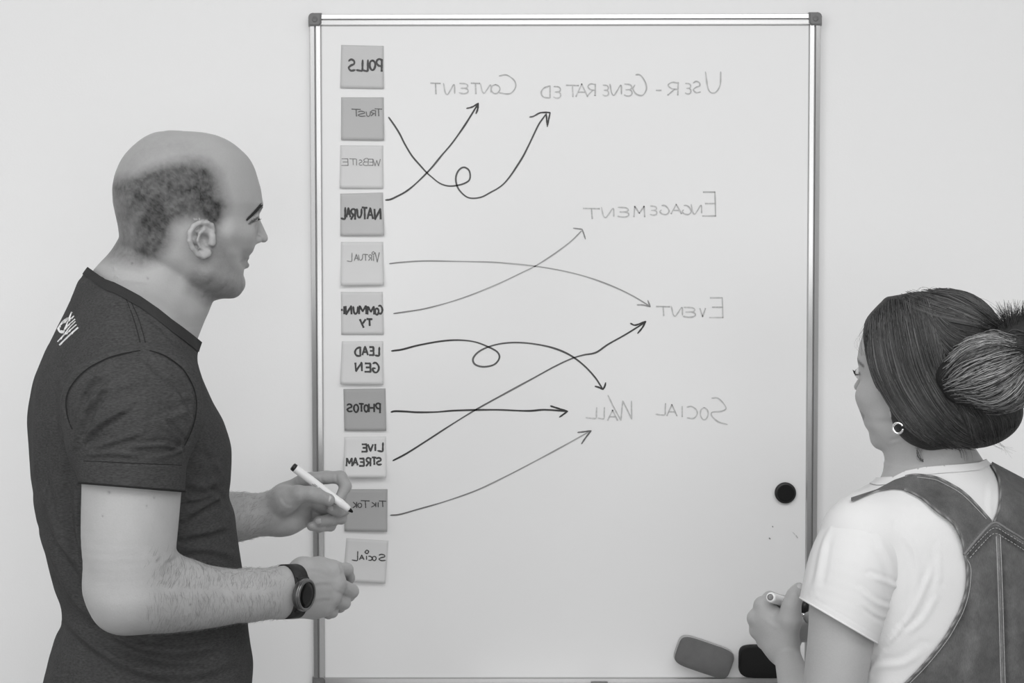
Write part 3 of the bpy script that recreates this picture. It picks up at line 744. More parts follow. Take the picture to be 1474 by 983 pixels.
# ------------------------------------------------------------------ figures: shared pieces
def frame_at(px, beyond, left=False):
    """horizontal facing direction: perfect profile for the pixel column, turned 'beyond' degrees away from the camera"""
    d = ray(np.array(px), np.array(400.0)); R = np.array([d[0], d[1], 0]); R /= np.linalg.norm(R)
    P = np.array([R[1], -R[0], 0]); P = -P if left else P
    t = math.radians(beyond)
    F = math.cos(t)*P+math.sin(t)*R
    Ln = np.array([F[1], -F[0], 0]);                       # horizontal side axis
    if Ln@(-R) < 0: Ln = -Ln                               # the camera side
    return F, Ln
def loft_px(O, F, rows, beyond, n=2.2, k=0.02, off=0.0):
    """rows: (py, back px, front px, half width m, [side centre m])"""
    O = np.array(O, float); out = []
    for row in rows:
        py, pb, pf, b = row[:4]; vc = row[4] if len(row) > 4 else 0.0
        us = []
        for px in (pb, pf):
            d = ray(np.array(float(px)), np.array(float(py)))
            A = np.array([[F[0], -d[0]], [F[1], -d[1]]]); s = np.linalg.solve(A, (CAM-O)[:2]); us.append(s[0])
        dm = ray(np.array((pb+pf)/2.0), np.array(float(py))); A = np.array([[F[0], -dm[0]], [F[1], -dm[1]]]); s = np.linalg.solve(A, (CAM-O)[:2])
        z = CAM[2]+s[1]*dm[2]
        E = abs(us[1]-us[0])/2*math.cos(math.radians(beyond)); sb = b*math.sin(math.radians(beyond))
        a = math.sqrt(max(E*E-sb*sb, (0.35*E)**2))/math.cos(math.radians(beyond))
        out.append((z, (us[0]+us[1])/2, a, a, b, vc))
    return LOFT(O, F, out, n=n, k=k, off=off)
def C_(ch, k=0.008, sub=False):
    """chain of round cones from [(px, py, y, r m)]"""
    P = [(W1(a, b, c), r) for a, b, c, r in ch]
    return [RC(p, q, r1, r2, k, sub) for (p, r1), (q, r2) in zip(P[:-1], P[1:])]

class CH:
    """a limb: one smooth swept chain, radii and centres splined so that joints leave no bumps"""
    def __init__(s, P, r, k, n=10):
        Q = np.column_stack([P, r]); 
        S = [Q[0]]
        E = np.vstack([2*Q[0]-Q[1], Q, 2*Q[-1]-Q[-2]])
        for i in range(1, len(E)-2):
            for t in np.linspace(0, 1, n+1)[1:]:
                S.append(0.5*((2*E[i])+(-E[i-1]+E[i+1])*t+(2*E[i-1]-5*E[i]+4*E[i+1]-E[i+2])*t**2+(-E[i-1]+3*E[i]-3*E[i+1]+E[i+2])*t**3))
        s.S = np.array(S); s.k = k; s.sub = False
        m = s.S[:, 3].max(); s.lo = s.S[:, :3].min(0)-m; s.hi = s.S[:, :3].max(0)+m
    def __call__(s, p):
        d = np.full(len(p), 9.0)
        for a, b in zip(s.S[:-1], s.S[1:]):
            e = b[:3]-a[:3]; t = np.clip(((p-a[:3])@e)/max(e@e, 1e-12), 0, 1); q = p-a[:3]-t[:, None]*e
            d = np.minimum(d, np.sqrt((q*q).sum(1))-(a[3]+(b[3]-a[3])*t))
        return d
def CL(ch, k, n=6):
    P = [W1(a, b, c) for a, b, c, r in ch]; return [CH(np.array(P), [c[3] for c in ch], k, n)]

# ------------------------------------------------------------------ head template, traced in the man's profile; u forward, v sideways, w up (in template pixels)
HEAD_ROWS = [  # py, back, front, half width(px), centre
 (190.6, 240, 262, 9, 250), (193, 226, 298, 36, 260), (199, 212, 320, 52, 264), (206, 202, 334, 60, 266), (216, 191, 347, 67, 267), (228, 181, 358.5, 73, 268),
 (242, 173.5, 366, 77, 268), (258, 168, 371, 79, 268), (275, 165.5, 375.5, 80, 268), (291, 166, 377, 80, 268), (303, 168, 373, 79, 268), (315, 170.5, 370, 77.5, 268),
 (325, 172.5, 369, 76, 268), (345, 175, 367.5, 73.5, 268), (360, 180, 363.5, 71, 269), (373, 190, 353.5, 68.5, 271), (381, 200, 351.5, 66, 274), (389, 212, 350, 62.5, 278),
 (397, 224, 349, 58, 282), (407, 238, 349.5, 52, 287), (416, 252, 346.5, 45, 292), (424, 268, 336, 35, 298), (430, 284, 318, 21, 302), (432.5, 294, 306, 6, 300)]
def head_prims(T, s, fem=False):
    """T(u, v, w px) -> world; s metres per template pixel"""
    Lp = []
    class H:                                                # the loft in local space
        pass
    O, F, L, U = T
    A = np.stack([F, L, U])                                 # rows: local axes
    rows = []
    for py, b, f, hw, c in HEAD_ROWS:
        if fem:
            hw *= 0.97
            if py > 380: hw *= 0.93
            if py < 250: f -= (250-py)*.24; c = min(c, (b+f)/2)
        rows.append((-(py-320)*s, (c-272)*s, (f-c)*s, (c-b)*s, hw*s, 0.0))
    base = LOFT((0, 0, 0), (1, 0), rows, n=2.12, k=0.004)
    def loc(p): return (p-O)@A.T
    class LL:
        k = 0.004; sub = False
        lo = O-0.16*s/0.00094; hi = O+0.16*s/0.00094
        def __call__(self, p):
            q = loc(p); q = q*np.array([1, -1, 1]); return base(q)
    Lp.append(LL())
    def X(px, py, v): return O+((px-272)*F+v*L+(320-py)*U)*s
    def rc(a, b, ra, rb, k, sub=False): Lp.append(RC(X(*a), X(*b), ra*s, rb*s, k*s, sub))
    def el(c, R, k, sub=False): Lp.append(EL(X(*c), np.array(R)*s, A, k*s, sub))
    # brow ridge, cheekbones, jaw, chin
    for g in (-1, 1):
        if not fem: rc((366, 296, g*9), (356, 298, g*36), 8, 7, 10)
        else: rc((366, 298, g*9), (355, 300, g*36), 6, 6, 12)
        rc((343, 338, g*40), (318, 335, g*58), 12, 12, 16)
        if fem:
            rc((347, 350, g*36), (336, 384, g*28), 17, 17, 16); rc((326, 352, g*44), (318, 384, g*40), 20, 16, 16)
        rc((288, 392, g*(52 if not fem else 47)), (330, 414, g*20), 13, 11, 16)
        el((377, 312, g*33), (13, 15, 9), 10, True)         # eye socket
        rc((354, 313, g*32), (353, 315, g*32), 13.0, 13.0, 3)   # lids
        el((371, 316.5, g*32), (9, 12, 2.2), 1.5, True)
    el((336, 408, 0), (14.5, 15, 12.5), 10)
    # nose
    if fem:
        rc((366, 310, 0), (381, 338, 0), 5, 6.5, 6); el((346, 374, 0), (15, 20, 20), 12)
    else:
        rc((366.5, 309, 0), (379.7, 341.5, 0), 5.2, 6.8, 7)
    for g in (-1, 1):
        rc((371, 344, g*8), (366, 345.5, g*11), 5.5, 5, 4)
        el((375, 351, g*6), (4, 2.6, 3), 2, True)
    # mouth
    for g in (-1, 1):
        rc((353.6, 370.3, 0), (343, 374.5, g*20), 4.3, 2.5, 3)
        rc((352.6, 381.5, 0), (343, 378.8, g*18), 5.4, 2.5, 3)
        rc((361, 376.0, 0), (351, 377.0, g*12), 2.6, 0.9, 1.5, True)
        rc((358, 390.5, 0), (348, 391, g*10), 3.5, 3, 5, True)
    # ears
    for g in (-1, 1):
        def e(ch, r, k, sub=False):
            for a, b in zip(ch[:-1], ch[1:]): rc((a[0], a[1], g*a[2]), (b[0], b[1], g*b[2]), r, r, k, sub)
        rc((291, 336, g*73), (270, 335, g*78), 5, 4, 4); rc((292, 350, g*72), (268, 349, g*77), 5, 4, 4); rc((287, 362, g*70), (275, 361, g*74), 5, 4, 4)
        rc((280, 330, g*76), (276, 366, g*73), 6, 5, 4)
        e([(294, 333, 74), (291, 327, 76), (284, 323.5, 79.5), (273, 323.5, 83.5), (264.5, 328, 86.5), (259, 337, 88), (258.5, 349, 87), (263, 359, 84), (270, 367, 80), (279, 370.5, 76.5), (286, 367, 74.5)], 3.6, 2.0)
        e([(281, 331, 81), (273, 338, 83.5), (270, 348, 83.5), (273, 357, 80.5), (281, 361, 78)], 2.5, 1.5)
        e([(277, 331, 88), (267, 336, 91), (264.5, 347, 91)], 2.0, 1.5, True)
        el((281, 347, g*84), (7.5, 12.5, 8.5), 2.5, True)
        el((284.5, 329.5, g*84), (3.0, 5.5, 4), 1.5, True)
        rc((292, 342, g*76), (292, 352, g*75), 5, 4.5, 3)
        el((283, 365, g*76), (8, 5, 7), 3)
    return Lp, X
def quad_subset_join(): pass

PEOPLE = {}
H_BODY = 0.0022

# ================================================================== THE MAN
YM = -0.67
FM, LM = frame_at(200, 9)
BM_ = 9
OM = W1(175, 600, YM)
man = thing('person', (float(OM[0]), YM, 0), 'man in a charcoal t-shirt with shaved head and black watch, holding a marker', 'person')
TORSO_M = [(400, 150, 160, .03), (410, 140, 176, .06), (424, 128, 196, .090), (440, 112, 228, .125), (458, 97, 256, .150), (480, 80, 266, .165), (510, 62, 271, .175), (540, 48, 285, .178), (575, 40, 300, .178),
 (610, 37, 318, .176), (650, 39.5, 328, .170), (690, 43, 327, .163), (712, 46, 325, .160), (740, 50.5, 333, .157), (765, 56, 336, .155), (800, 64, 341, .153), (840, 76, 347, .150),
 (880, 89, 351, .150), (900, 86, 352, .152), (925, 76, 355, .156), (955, 67, 359, .160), (985, 60, 357, .163), (1040, 56, 355, .165), (1100, 58, 352, .165), (1160, 62, 350, .162)]
tm = loft_px(OM, FM, TORSO_M, BM_, n=2.35, k=0.03)
tm_in = loft_px(OM, FM, TORSO_M, BM_, n=2.35, k=0.03, off=-0.009)
neckM = C_([(243, 362, YM, .0590), (205, 444, YM, .0640)], 0.03)+C_([(296, 402, YM-.004, .022), (232, 468, YM-.01, .050)], 0.03)+C_([(225, 372, YM+.01, .05), (196, 430, YM, .053)], 0.03)
trapM = C_([(200, 448, -.70, .050), (203, 540, -.815, .045)], 0.05)+C_([(180, 440, -.63, .05), (150, 520, -.52, .045)], 0.05)

# head frame
hF, hL = frame_at(262, 9)
sM = 0.000943
OH = W1(272, 320, YM)
hU = np.array([0, 0, 1.0])
hd, XM = head_prims((OH, hF, hL, hU), sM)
# near arm (right forearm and relaxed hand with the watch)
yA = -.872
armN = CL([(196, 585, -.845, .064), (190, 700, -.862, .0605), (186, 780, -.870, .0575), (187, 846, -.872, .0510)], 0.02)
armN += C_([(160, 845, -.876, .030), (167, 876, -.876, .0225)], 0.02)
foreN = CL([(188, 858, -.872, .0430), (228, 856, -.846, .0480), (268, 858, -.816, .0440), (310, 859, -.788, .0385), (355, 857, -.760, .0325), (400, 853, -.728, .0275), (420, 852, -.712, .0255)], 0.02)
foreN += C_([(222, 832, -.850, .034), (262, 843, -.825, .029)], 0.02)
foreN += C_([(360, 868, -.755, .022), (405, 866, -.722, .0190), (420, 864, -.712, .0175)], 0.014)+C_([(360, 845, -.757, .022), (405, 839, -.726, .0175), (420, 838, -.714, .0165)], 0.014)
handN = []
for a, b in [((420, 836, -.713, .0150), (480, 820, -.652, .0125)), ((421, 847, -.714, .0150), (484, 840, -.655, .0125)), ((421, 858, -.714, .0150), (477, 860, -.658, .0120)), ((421, 866, -.712, .0145), (466, 875, -.660, .0110))]:
    handN += C_([a, b], 0.016)
handN += C_([(420, 838, -.700, .016), (436, 822, -.680, .0165), (458, 817, -.655, .0120), (486, 822, -.610, .0098), (497, 832, -.590, .0085)], 0.014)   # thumb
handN += C_([(424, 868, -.705, .0150), (450, 874, -.672, .0145)], 0.016)
handN += C_([(430, 850, -.690, .017), (462, 848, -.645, .016)], 0.016)
fing = [[(480, 820, -.650, .0108), (498.5, 820, -.617, .0095), (502, 832, -.600, .0084), (495, 839, -.604, .0074)],
        [(484, 840, -.654, .0108), (506, 851, -.625, .0098), (502, 857, -.603, .0086), (489, 857, -.598, .0076)],
        [(477, 860, -.656, .0104), (495, 867.5, -.632, .0092), (489, 873, -.612, .0082), (477, 870, -.606, .0074)],
        [(466, 875, -.658, .0094), (478, 880.5, -.638, .0082), (473, 883, -.622, .0074), (463, 878, -.616, .0066)]]
for f in fing: handN += C_(f, 0.0035)
# knuckles
for k in ((481, 819, -.660, .0085), (486, 840, -.663, .0085), (478, 860, -.666, .0080), (467, 875, -.668, .0072)):
    handN += C_([k, (k[0]+1, k[1], k[2]+.002, k[3])], 0.010)
# far arm (left forearm and the hand that holds the marker)
armF = C_([(150, 560, -.505, .060), (160, 690, -.47, .054), (178, 770, -.45, .046)], 0.03)
foreF = C_([(182, 775, -.455, .044), (250, 762, -.435, .042), (300, 750, -.420, .0365), (345, 744, -.400, .0300), (385, 741, -.388, .0255)], 0.025)
foreF += C_([(330, 730, -.402, .0190), (372, 731, -.390, .0170)], 0.015)+C_([(330, 757, -.402, .0190), (372, 751, -.390, .0170)], 0.015)
handF = C_([(378, 733, -.388, .0180), (408, 712, -.380, .0150), (438, 692, -.370, .0122)], 0.014)
handF += C_([(385, 740, -.388, .0230), (420, 738, -.365, .0190), (440, 722, -.350, .0140)], 0.016)
handF += C_([(388, 748, -.384, .0185), (415, 752, -.378, .0165), (436, 748, -.358, .0125)], 0.014)
handF += C_([(380, 744, -.386, .0200), (400, 756, -.382, .0150)], 0.014)
handF += C_([(385, 735, -.392, .0190), (410, 720, -.405, .0190), (430, 712, -.414, .0135)], 0.014)      # thenar
handF += C_([(428, 711, -.415, .0128), (447, 711, -.416, .0112), (456, 713.5, -.414, .0106), (473, 719.5, -.405, .0098)], 0.006)   # thumb
fF = [[(440, 690, -.369, .0112), (470, 687, -.366, .0100), (490, 687, -.366, .0100), (497.5, 700, -.372, .0090), (489, 717, -.383, .0078)],
      [(450, 706, -.350, .0112), (478, 722, -.335, .0098), (496, 733, -.345, .0092), (487, 736, -.366, .0086), (476, 732.5, -.380, .0080)],
      [(449, 724, -.345, .0110), (476, 738, -.330, .0096), (491, 746, -.342, .0092), (473, 748.5, -.366, .0088), (458, 750.5, -.380, .0082)],
      [(441, 741, -.348, .0100), (462, 750, -.335, .0085), (476, 757, -.350, .0080), (460, 759, -.370, .0076), (448, 757.5, -.382, .0070)]]
for f in fF: handF += C_(f, 0.0035)
body_prims = [tm_in]+neckM+trapM+hd+armN+foreN+handN+armF+foreF+handF
for p in trapM+armF: pass
V, F = nets(body_prims, H_BODY, 1, zmin=0.74)
V, F = clip(V, F, V[:, 2]-W1(200, 1055, YM)[2])
N = normals(V, F)
px, py = project(V)
# creases of the skin
V = folds(V, F, [([(427, 686), (430, 694), (433, 702)], 1.6, -.0008), ([(462, 688), (466, 695), (470, 699)], 1.5, -.0008), ([(483, 680), (484, 688), (486, 696)], 1.5, -.0010),
                 ([(404, 712), (411, 725), (424, 728)], 2.2, -.0005), ([(388, 729), (400, 744), (425, 744)], 3.0, -.0003),
                 ([(262, 792), (252, 805), (240, 812)], 3, -.0014), ([(228, 838), (244, 846), (256, 836)], 4, -.0005),
                 ([(488, 812), (492, 820), (492, 828)], 1.6, -.0008), ([(484, 848), (494, 852), (500, 858)], 1.5, .0008), ([(430, 820), (455, 818), (478, 826)], 2.5, .0010),
                 ([(432, 846), (458, 838), (480, 838)], 2.5, .0010), ([(450, 862), (466, 860), (478, 860)], 2.5, .0008), ([(340, 357), (346, 366), (346, 378)], 4, -.0003),
                 ([(330, 408), (318, 418), (300, 424)], 4, -.0010), ([(290, 378), (262, 420), (250, 452)], 9, .0006)])
N = normals(V, F)
q = (V-OH)@np.stack([hF, hL, hU]).T/sM; hx = 272+q[:, 0]; hy = 320-q[:, 2]; hv = q[:, 1]
head = (V[:, 2] > W1(200, 470, YM)[2]) & (np.abs(hv) < 110) & (hx > 120)
tone = np.full(len(V), 0.42)
tan = np.where(head, 1.0, 0.0)
tone = np.where(head, 0.385, tone)
bx = 272+(hx-272)*.988+np.abs(hv)*.156
def blob(P, soft): return np.clip(inside(bx, hy, P)/soft+0.5, 0, 1)*head
r1 = RNG.random(len(V))
scalp = blob([(160, 262), (198, 262), (225, 250), (252, 241), (276, 238), (298, 240), (314, 258), (321, 280), (325, 300), (317, 318), (309, 330), (300, 336), (292, 321), (270, 317), (252, 326), (249, 345), (240, 360), (228, 376), (206, 384), (180, 378), (160, 372)], 24)
dark = blob([(196, 262), (228, 250), (262, 246), (292, 250), (306, 268), (296, 282), (262, 276), (236, 290), (214, 300), (198, 296)], 14)
dark2 = blob([(192, 300), (228, 300), (252, 330), (240, 334), (200, 330), (186, 318)], 12)*.6
temple = blob([(290, 292), (316, 290), (322, 300), (314, 322), (306, 330), (296, 318)], 10)
fuzz = blob([(165, 275), (178, 235), (205, 208), (240, 198), (270, 204), (296, 226), (312, 250), (300, 262), (200, 290)], 34)
beard = blob([(306, 332), (320, 345), (330, 368), (342, 388), (352, 396), (353, 420), (336, 436), (296, 440), (274, 420), (266, 402), (276, 384), (292, 372), (300, 350)], 14)
beard2 = blob([(270, 396), (300, 398), (335, 408), (352, 408), (350, 430), (296, 440), (266, 420)], 14)
must = blob([(346, 358), (364, 356), (360, 372), (344, 376)], 5)
dens = np.clip(scalp*.57+dark*.24+dark2*.22+temple*.25+fuzz*.20+blob([(225, 284), (262, 274), (306, 282), (312, 322), (292, 326), (268, 316), (246, 326), (240, 360), (226, 372), (205, 380), (200, 340)], 16)*.24+beard*.30+beard2*.16+must*.22, 0, .84)
# clumpy stubble
def vnoise(P, sc, seed):
    rg = np.random.default_rng(seed); g = rg.random((24, 24, 24)); q = (P*sc) % 23.0; i = q.astype(int); f = q-i; f = f*f*(3-2*f); o = 0
    for a in (0, 1):
        for b in (0, 1):
            for c in (0, 1):
                o = o+g[i[:, 0]+a, i[:, 1]+b, i[:, 2]+c]*(f[:, 0] if a else 1-f[:, 0])*(f[:, 1] if b else 1-f[:, 1])*(f[:, 2] if c else 1-f[:, 2])
    return o
VP = V+10
mott = vnoise(VP, 90, 3)*.5+vnoise(VP, 230, 4)*.5
dens = dens*(0.72+0.62*mott)*(0.93+0.14*r1)
earm = (hx > 250) & (hx < 306) & (np.abs(hv) > 77) & (hy > 318) & (hy < 376) & head
dens = np.where(earm, 0, dens)
tone = tone*(1-dens)+0.030*dens
tone = np.where(earm, .40, tone)
lash = blob([(353.5, 324), (358, 318.5), (365, 314), (370, 311.5), (370.5, 314), (366, 318), (358, 323.5)], 1.5)
brw = blob([(359, 313), (362, 307), (371, 299), (377, 292), (380, 296), (372, 304), (363, 312)], 2.5)
tone = tone*(1-.6*brw)
tone = tone*(1-.85*lash)+.02*.85*lash
lips = blob([(342, 376), (350, 371), (358, 369), (360, 380), (356, 386), (348, 384)], 3)
tone = tone*(1-.25*lips)
# hands a little darker than the upper arm, forearms mottled darker under their hair
hm = np.clip((px-395)/60, 0, 1)*(py > 660)*(~head)
tone = np.where(head, tone, tone*(1-.13*hm))
fm = np.clip((px-215)/60, 0, 1)*(py > 700)*(~head)*(px < 430)
tone = np.where(head, tone, tone*(1-.02*fm-.08*fm*vnoise(VP, 150, 8)))
tone = np.where(head, tone, tone*(.97+.06*vnoise(VP, 60, 5)))
for mx, my, mr in ((157, 709, 2.0), (148, 742, 1.3), (211, 729, 1.2), (190, 379, 1.6), (213, 401, 1.3), (274, 870, 1.6), (222, 716, 1.3)):
    dd = np.hypot(px-mx, py-my); tone = np.where(((N@CF) < 0) & (V[:, 1] < YM+.05), tone*(1-.5*np.exp(-(dd/mr)**2)), tone)
make('body', V, F, MT['skin'], man, tone=tone)
SKINM = (V, N)

# eyes, brows, nails
for g in (-1, 1):
    c = XM(353.6, 314, g*32); ey = EL(c, np.array([11.6]*3)*sM)
    v, f = lathe([(-11.6*sM*math.cos(a), max(11.6*sM*math.sin(a), 1e-5)) for a in np.linspace(0.02, math.pi-.02, 12)], c, c+hF, 18)
    e = make('eyeball', v, f, MT['eye'], man)
    v, f = lathe([(11.0*sM, 5.6*sM), (11.75*sM, 4.0*sM), (11.9*sM, 1e-4)], c, c+hF, 16)
    make('iris', v, f, MT['iris'], e)
    # brow hairs
    ln = []
    for i in range(170 if g < 0 else 2):
        t = random.random(); a = XM(377.5-19*t**1.2, 293.2+17.5*t+random.uniform(-2.0, 2.0)*(1-.35*t), g*(9+31*t))
        dr = (-hF*.72-hU*.62+hL*g*.45); dr /= np.linalg.norm(dr)
        L0 = random.uniform(.004, .0065); up = hF*.55+hL*g*.55
        ln.append([a+up*.0012-dr*L0*.3, a+up*.0022+dr*L0*.3, a+up*.0014+dr*L0*.9])
    v, f = tubes(np.array(ln), np.array([.00042, .00042, .00012])); make('eyebrow', v, f, MT['brow'], man)
    if g < 0 and hL@CF > 0: pass
    ln = []
    for i in range(26):
        t = i/25; a = XM(366-12.5*t, 313+5*t, g*(26+18*t)); ln.append([a, a+hF*.003+hL*g*.0005-hU*.002, a+hF*.0055+hL*g*.0015-hU*.0015])
    v, f = tubes(np.array(ln), np.array([.0003, .0002, .0001])); make('eyelashes', v, f, MT['brow'], man)
_ln = []
for i in range(260):
    t = RNG.random(); o_ = RNG.uniform(-2.2, 2.2)*(1-.35*t); x = 377.5-18*t**1.05; y = 293.5+18.5*t
    P = [(x+o_*.7, y+o_*.7), (x-3+o_*.7, y+2.4+o_*.6), (x-5.5+o_*.7, y+5.6+o_*.6)]
    C = on_surface(V, N, P, .0007)
    if C is not None and len(C) == 3 and np.abs(np.diff((C-CAM)@CF)).max() < .008: _ln.append(C)
v, f = tubes(np.array(_ln), np.array([.00035, .0004, .00012])); make('eyebrow', v, f, MT['brow'], man)
def nail(parent, a, y, nrm, ax, ln, wd):
    c = W1(a[0], a[1], y); n = np.array(nrm, float); n /= np.linalg.norm(n); t = np.array(ax, float); t -= n*(t@n); t /= np.linalg.norm(t); s = np.cross(n, t)
    v = []; f = []; K = 9; J = 6
    for i in range(K):
        for j in range(J):
            u = i/(K-1)*2-1; w_ = j/(J-1)*2-1
            x = ln/2*u; sq = (1-abs(u)**3.5*.35); yv = wd/2*w_*sq
            v.append(c+t*x+s*yv+n*(.0006-.0016*w_*w_-.0006*u*u))
    for i in range(K-1):
        for j in range(J-1): f.append((i*J+j, i*J+j+1, (i+1)*J+j+1, (i+1)*J+j))
    v2 = [p-n*.0008 for p in v]; m_ = len(v); f += [tuple(m_+x for x in q[::-1]) for q in f]
    make('fingernail', np.array(v+v2), f, MT['nail'], parent)
nail(man, (470.5, 716.5), -.4140, (-.05, -.93, .36), (.85, .25, -.42), .0125, .0105)
nail(man, (457.5, 750), -.3885, (-.35, -.93, .1), (-.95, -.3, -.1), .0100, .0085)
nail(man, (475.5, 731.5), -.3880, (-.3, -.95, .1), (-.95, -.3, .1), .0085, .0075)
nail(man, (447, 757), -.3890, (-.5, -.85, .1), (-.95, -.3, -.1), .0075, .0065)

# arm hair
def arm_hair(parent, V, N, poly, count, dirf, lmin, lmax, rad=.00009):
    px, py = project(V); s = inside(px, py, poly); c = np.nonzero((s > RNG.uniform(0, 30, len(s))) & (N@CF < .25))[0]
    pk = RNG.choice(c, min(count, len(c)), replace=False); ln = []
    for i in pk:
        d = dirf(px[i], py[i])+RNG.normal(0, .28, 3); d = d-N[i]*(d@N[i]); d /= np.linalg.norm(d); L0 = RNG.uniform(lmin, lmax)
        ln.append([V[i], V[i]+d*L0*.5+N[i]*.0012, V[i]+d*L0+N[i]*.0012])
    v, f = tubes(np.array(ln), np.array([rad, rad, rad*.4])); o = make('arm_hair', v, f, MT['arm_hair'], parent); o['kind'] = 'stuff'
arm_hair(man, V, N, [(205, 790), (345, 800), (415, 800), (418, 905), (300, 935), (205, 935)], 1900, lambda x, y: np.array([-.15, .1, -1.0]) if y > 850 else np.array([.3, .2, .9]), .006, .013)
arm_hair(man, V, N, [(310, 690), (400, 690), (404, 795), (310, 805)], 500, lambda x, y: np.array([.6, .0, .7]), .005, .010)

# ---- t-shirt
sh = [tm]+[RC(p.a, p.b, p.ra+.0045, p.rb+.0045, .03) for p in neckM]+[RC(p.a, p.b, p.ra+.010, p.rb+.010, .05) for p in trapM]
sh += C_([(205, 552, -.812, .052), (198, 600, -.80, .05)], .03)+C_([(150, 545, -.52, .055), (150, 600, -.53, .05)], .03)
V, F = nets(sh, 0.0026, 2, zmin=W1(200, 1085, YM)[2])
px, py = project(V)
NECKLINE = [(60, 330), (120, 380), (152, 402.5), (164, 406.5), (176, 412.6), (202, 427), (228, 445), (248, 461), (262, 471), (300, 500), (360, 560)]
nl = np.array(NECKLINE)
V, F = clip(V, F, py-np.interp(px, nl[:, 0], nl[:, 1]))
V, F = clip(V, F, V[:, 2]-W1(200, 1080, YM)[2])
V = folds(V, F, [
 ([(204, 504), (182, 508), (160, 513.5), (127, 529.7), (104.6, 552.5), (95, 575), (98, 601), (108, 634)], 3.0, -.0030),
 ([(215, 504), (241, 513), (264, 531), (281, 562), (284, 595), (276, 624), (266, 644)], 2.6, -.0028),
 ([(62, 770), (80, 808), (104, 856), (138, 893)], 6, .0040), ([(76, 745), (99, 790), (128, 838), (150, 880)], 6, .0045), ([(60, 700), (80, 760), (105, 800)], 6, .003),
 ([(92, 880), (118, 912), (160, 945), (215, 968), (260, 976)], 7, .0060), ([(150, 905), (200, 930), (260, 936), (330, 925)], 7, .0045),
 ([(264, 744), (290, 728), (322, 709)], 5, .0045), ([(264, 770), (300, 764), (330, 755)], 5, .0040), ([(300, 700), (318, 712), (330, 722)], 4, -.0030),
 ([(262, 790), (300, 790), (338, 800)], 5, .0030), ([(330, 712), (332, 740), (336, 772)], 3.5, .0030), ([(200, 960), (280, 968), (350, 940)], 8, .0035),
 ([(90, 900), (84, 930), (84, 968)], 2.5, -.0022), ([(84, 969), (114, 970)], 2.0, -.0018),
 ([(283, 560), (290, 590), (283, 625)], 4, .0030), ([(275, 530), (292, 560), (296, 600)], 3.5, -.0020),
 ([(70, 500), (56, 560), (52, 620), (54, 700)], 5, .0025), ([(92, 540), (88, 590), (95, 640)], 5, .0030),
 ([(182, 430), (190, 460), (196, 480), (203, 504)], 2.0, -.0016), ([(188, 430), (197, 458), (205, 482), (211, 504)], 1.6, .0010),
 ([(200, 435), (222, 462), (246, 486), (262, 505)], 4.0, -.0012), ([(240, 492), (262, 520), (280, 552)], 6, .0015),
 ([(270, 640), (290, 655), (318, 660)], 6, -.002), ([(266, 690), (290, 700), (320, 690)], 6, .003), ([(264, 720), (290, 716), (312, 706)], 3.5, .0028), ([(266, 812), (300, 812), (330, 820)], 4, .0028), ([(104, 640), (96, 700), (100, 760), (120, 820)], 6, -.0035), ([(112, 700), (112, 760), (122, 820)], 5, .0035), ([(66, 620), (66, 690), (80, 740)], 6, -.0025), ([(150, 918), (230, 950), (320, 955)], 6, -.0030), ([(300, 640), (312, 670), (322, 690)], 4, .0022)])
NS = normals(V, F); SHM = (V, NS)
make('t_shirt', V, F, MT['tee'], man)
# ribbed collar
px, py = project(V); s = py-np.interp(px, nl[:, 0], nl[:, 1]); slope = np.interp(px, [150, 200, 262], [.82, .75, .70])
VC, FC = V+NS*.0012, F
VC2, FC2 = clip(VC, FC, 12.5-s*slope)
make('collar', VC2, FC2, MT['tee_rib'], man)
# near sleeve
slv = CL([(203, 553, -.832, .054), (194, 588, -.852, .0715), (191, 650, -.864, .0665), (191, 702, -.868, .0635), (191, 740, -.870, .0630)], .02)
slv += C_([(225, 560, -.835, .052), (232, 600, -.845, .048)], .03)+C_([(150, 575, -.835, .05), (158, 620, -.85, .045)], .03)+C_([(134, 600, -.825, .026), (142, 640, -.84, .028)], .04)
V, F = nets(slv, 0.0024, 2)
c0 = W1(190, 700, -.868)
px, py = project(V)
V, F = clip(V, F, np.interp(px, [110, 190, 270], [694.5, 701, 707.5])+1.0*(V[:, 1]+.87)*0-py)
V = folds(V, F, [
 ([(204, 504), (182, 508), (160, 513.5), (127.4, 529.7), (104.6, 552.5), (95, 577), (98, 603), (104, 620)], 2.4, -.0032), ([(215, 504), (241, 514), (264, 532), (280, 562), (282, 596), (274, 624), (264, 645)], 2.4, -.0030),
 ([(119, 664.5), (190, 667), (264, 669.5)], 1.60, -0.00100),
 ([(122, 632), (142, 612), (168, 596), (186, 585)], 3.40, 0.00600), ([(118, 618), (126, 592), (142, 568), (160, 552)], 3.40, 0.00600), ([(110, 602), (116, 575), (132, 552), (152, 538)], 2.72, 0.00510),
 ([(124, 640), (146, 628), (166, 616)], 2.55, -0.00330), ([(260, 650), (240, 640), (212, 641), (186, 644)], 2.72, 0.00450), ([(262, 636), (248, 622), (236, 610)], 3.40, 0.00390),
 ([(276, 610), (262, 585), (250, 562)], 4.25, 0.00300), ([(120, 655), (160, 652), (200, 656)], 3.40, 0.00270), ([(210, 512), (225, 530), (262, 560)], 5.95, -0.00240), ([(128, 560), (150, 535), (190, 515)], 5.10, 0.00330),
 ([(108, 640), (118, 600), (134, 575)], 4, .0035), ([(130, 650), (150, 640), (180, 630), (205, 622)], 3.2, .0030), ([(270, 590), (250, 600), (225, 606)], 5, .0020), ([(150, 570), (175, 556), (205, 548)], 5, .0022), ([(268, 640), (256, 650), (235, 656), (215, 658)], 2.6, .0024), ([(220, 580), (244, 590), (262, 606)], 5, -.0015)])
NV = normals(V, F)
V2 = V-NV*.0025
make('sleeve', V, F, MT['tee'], man)
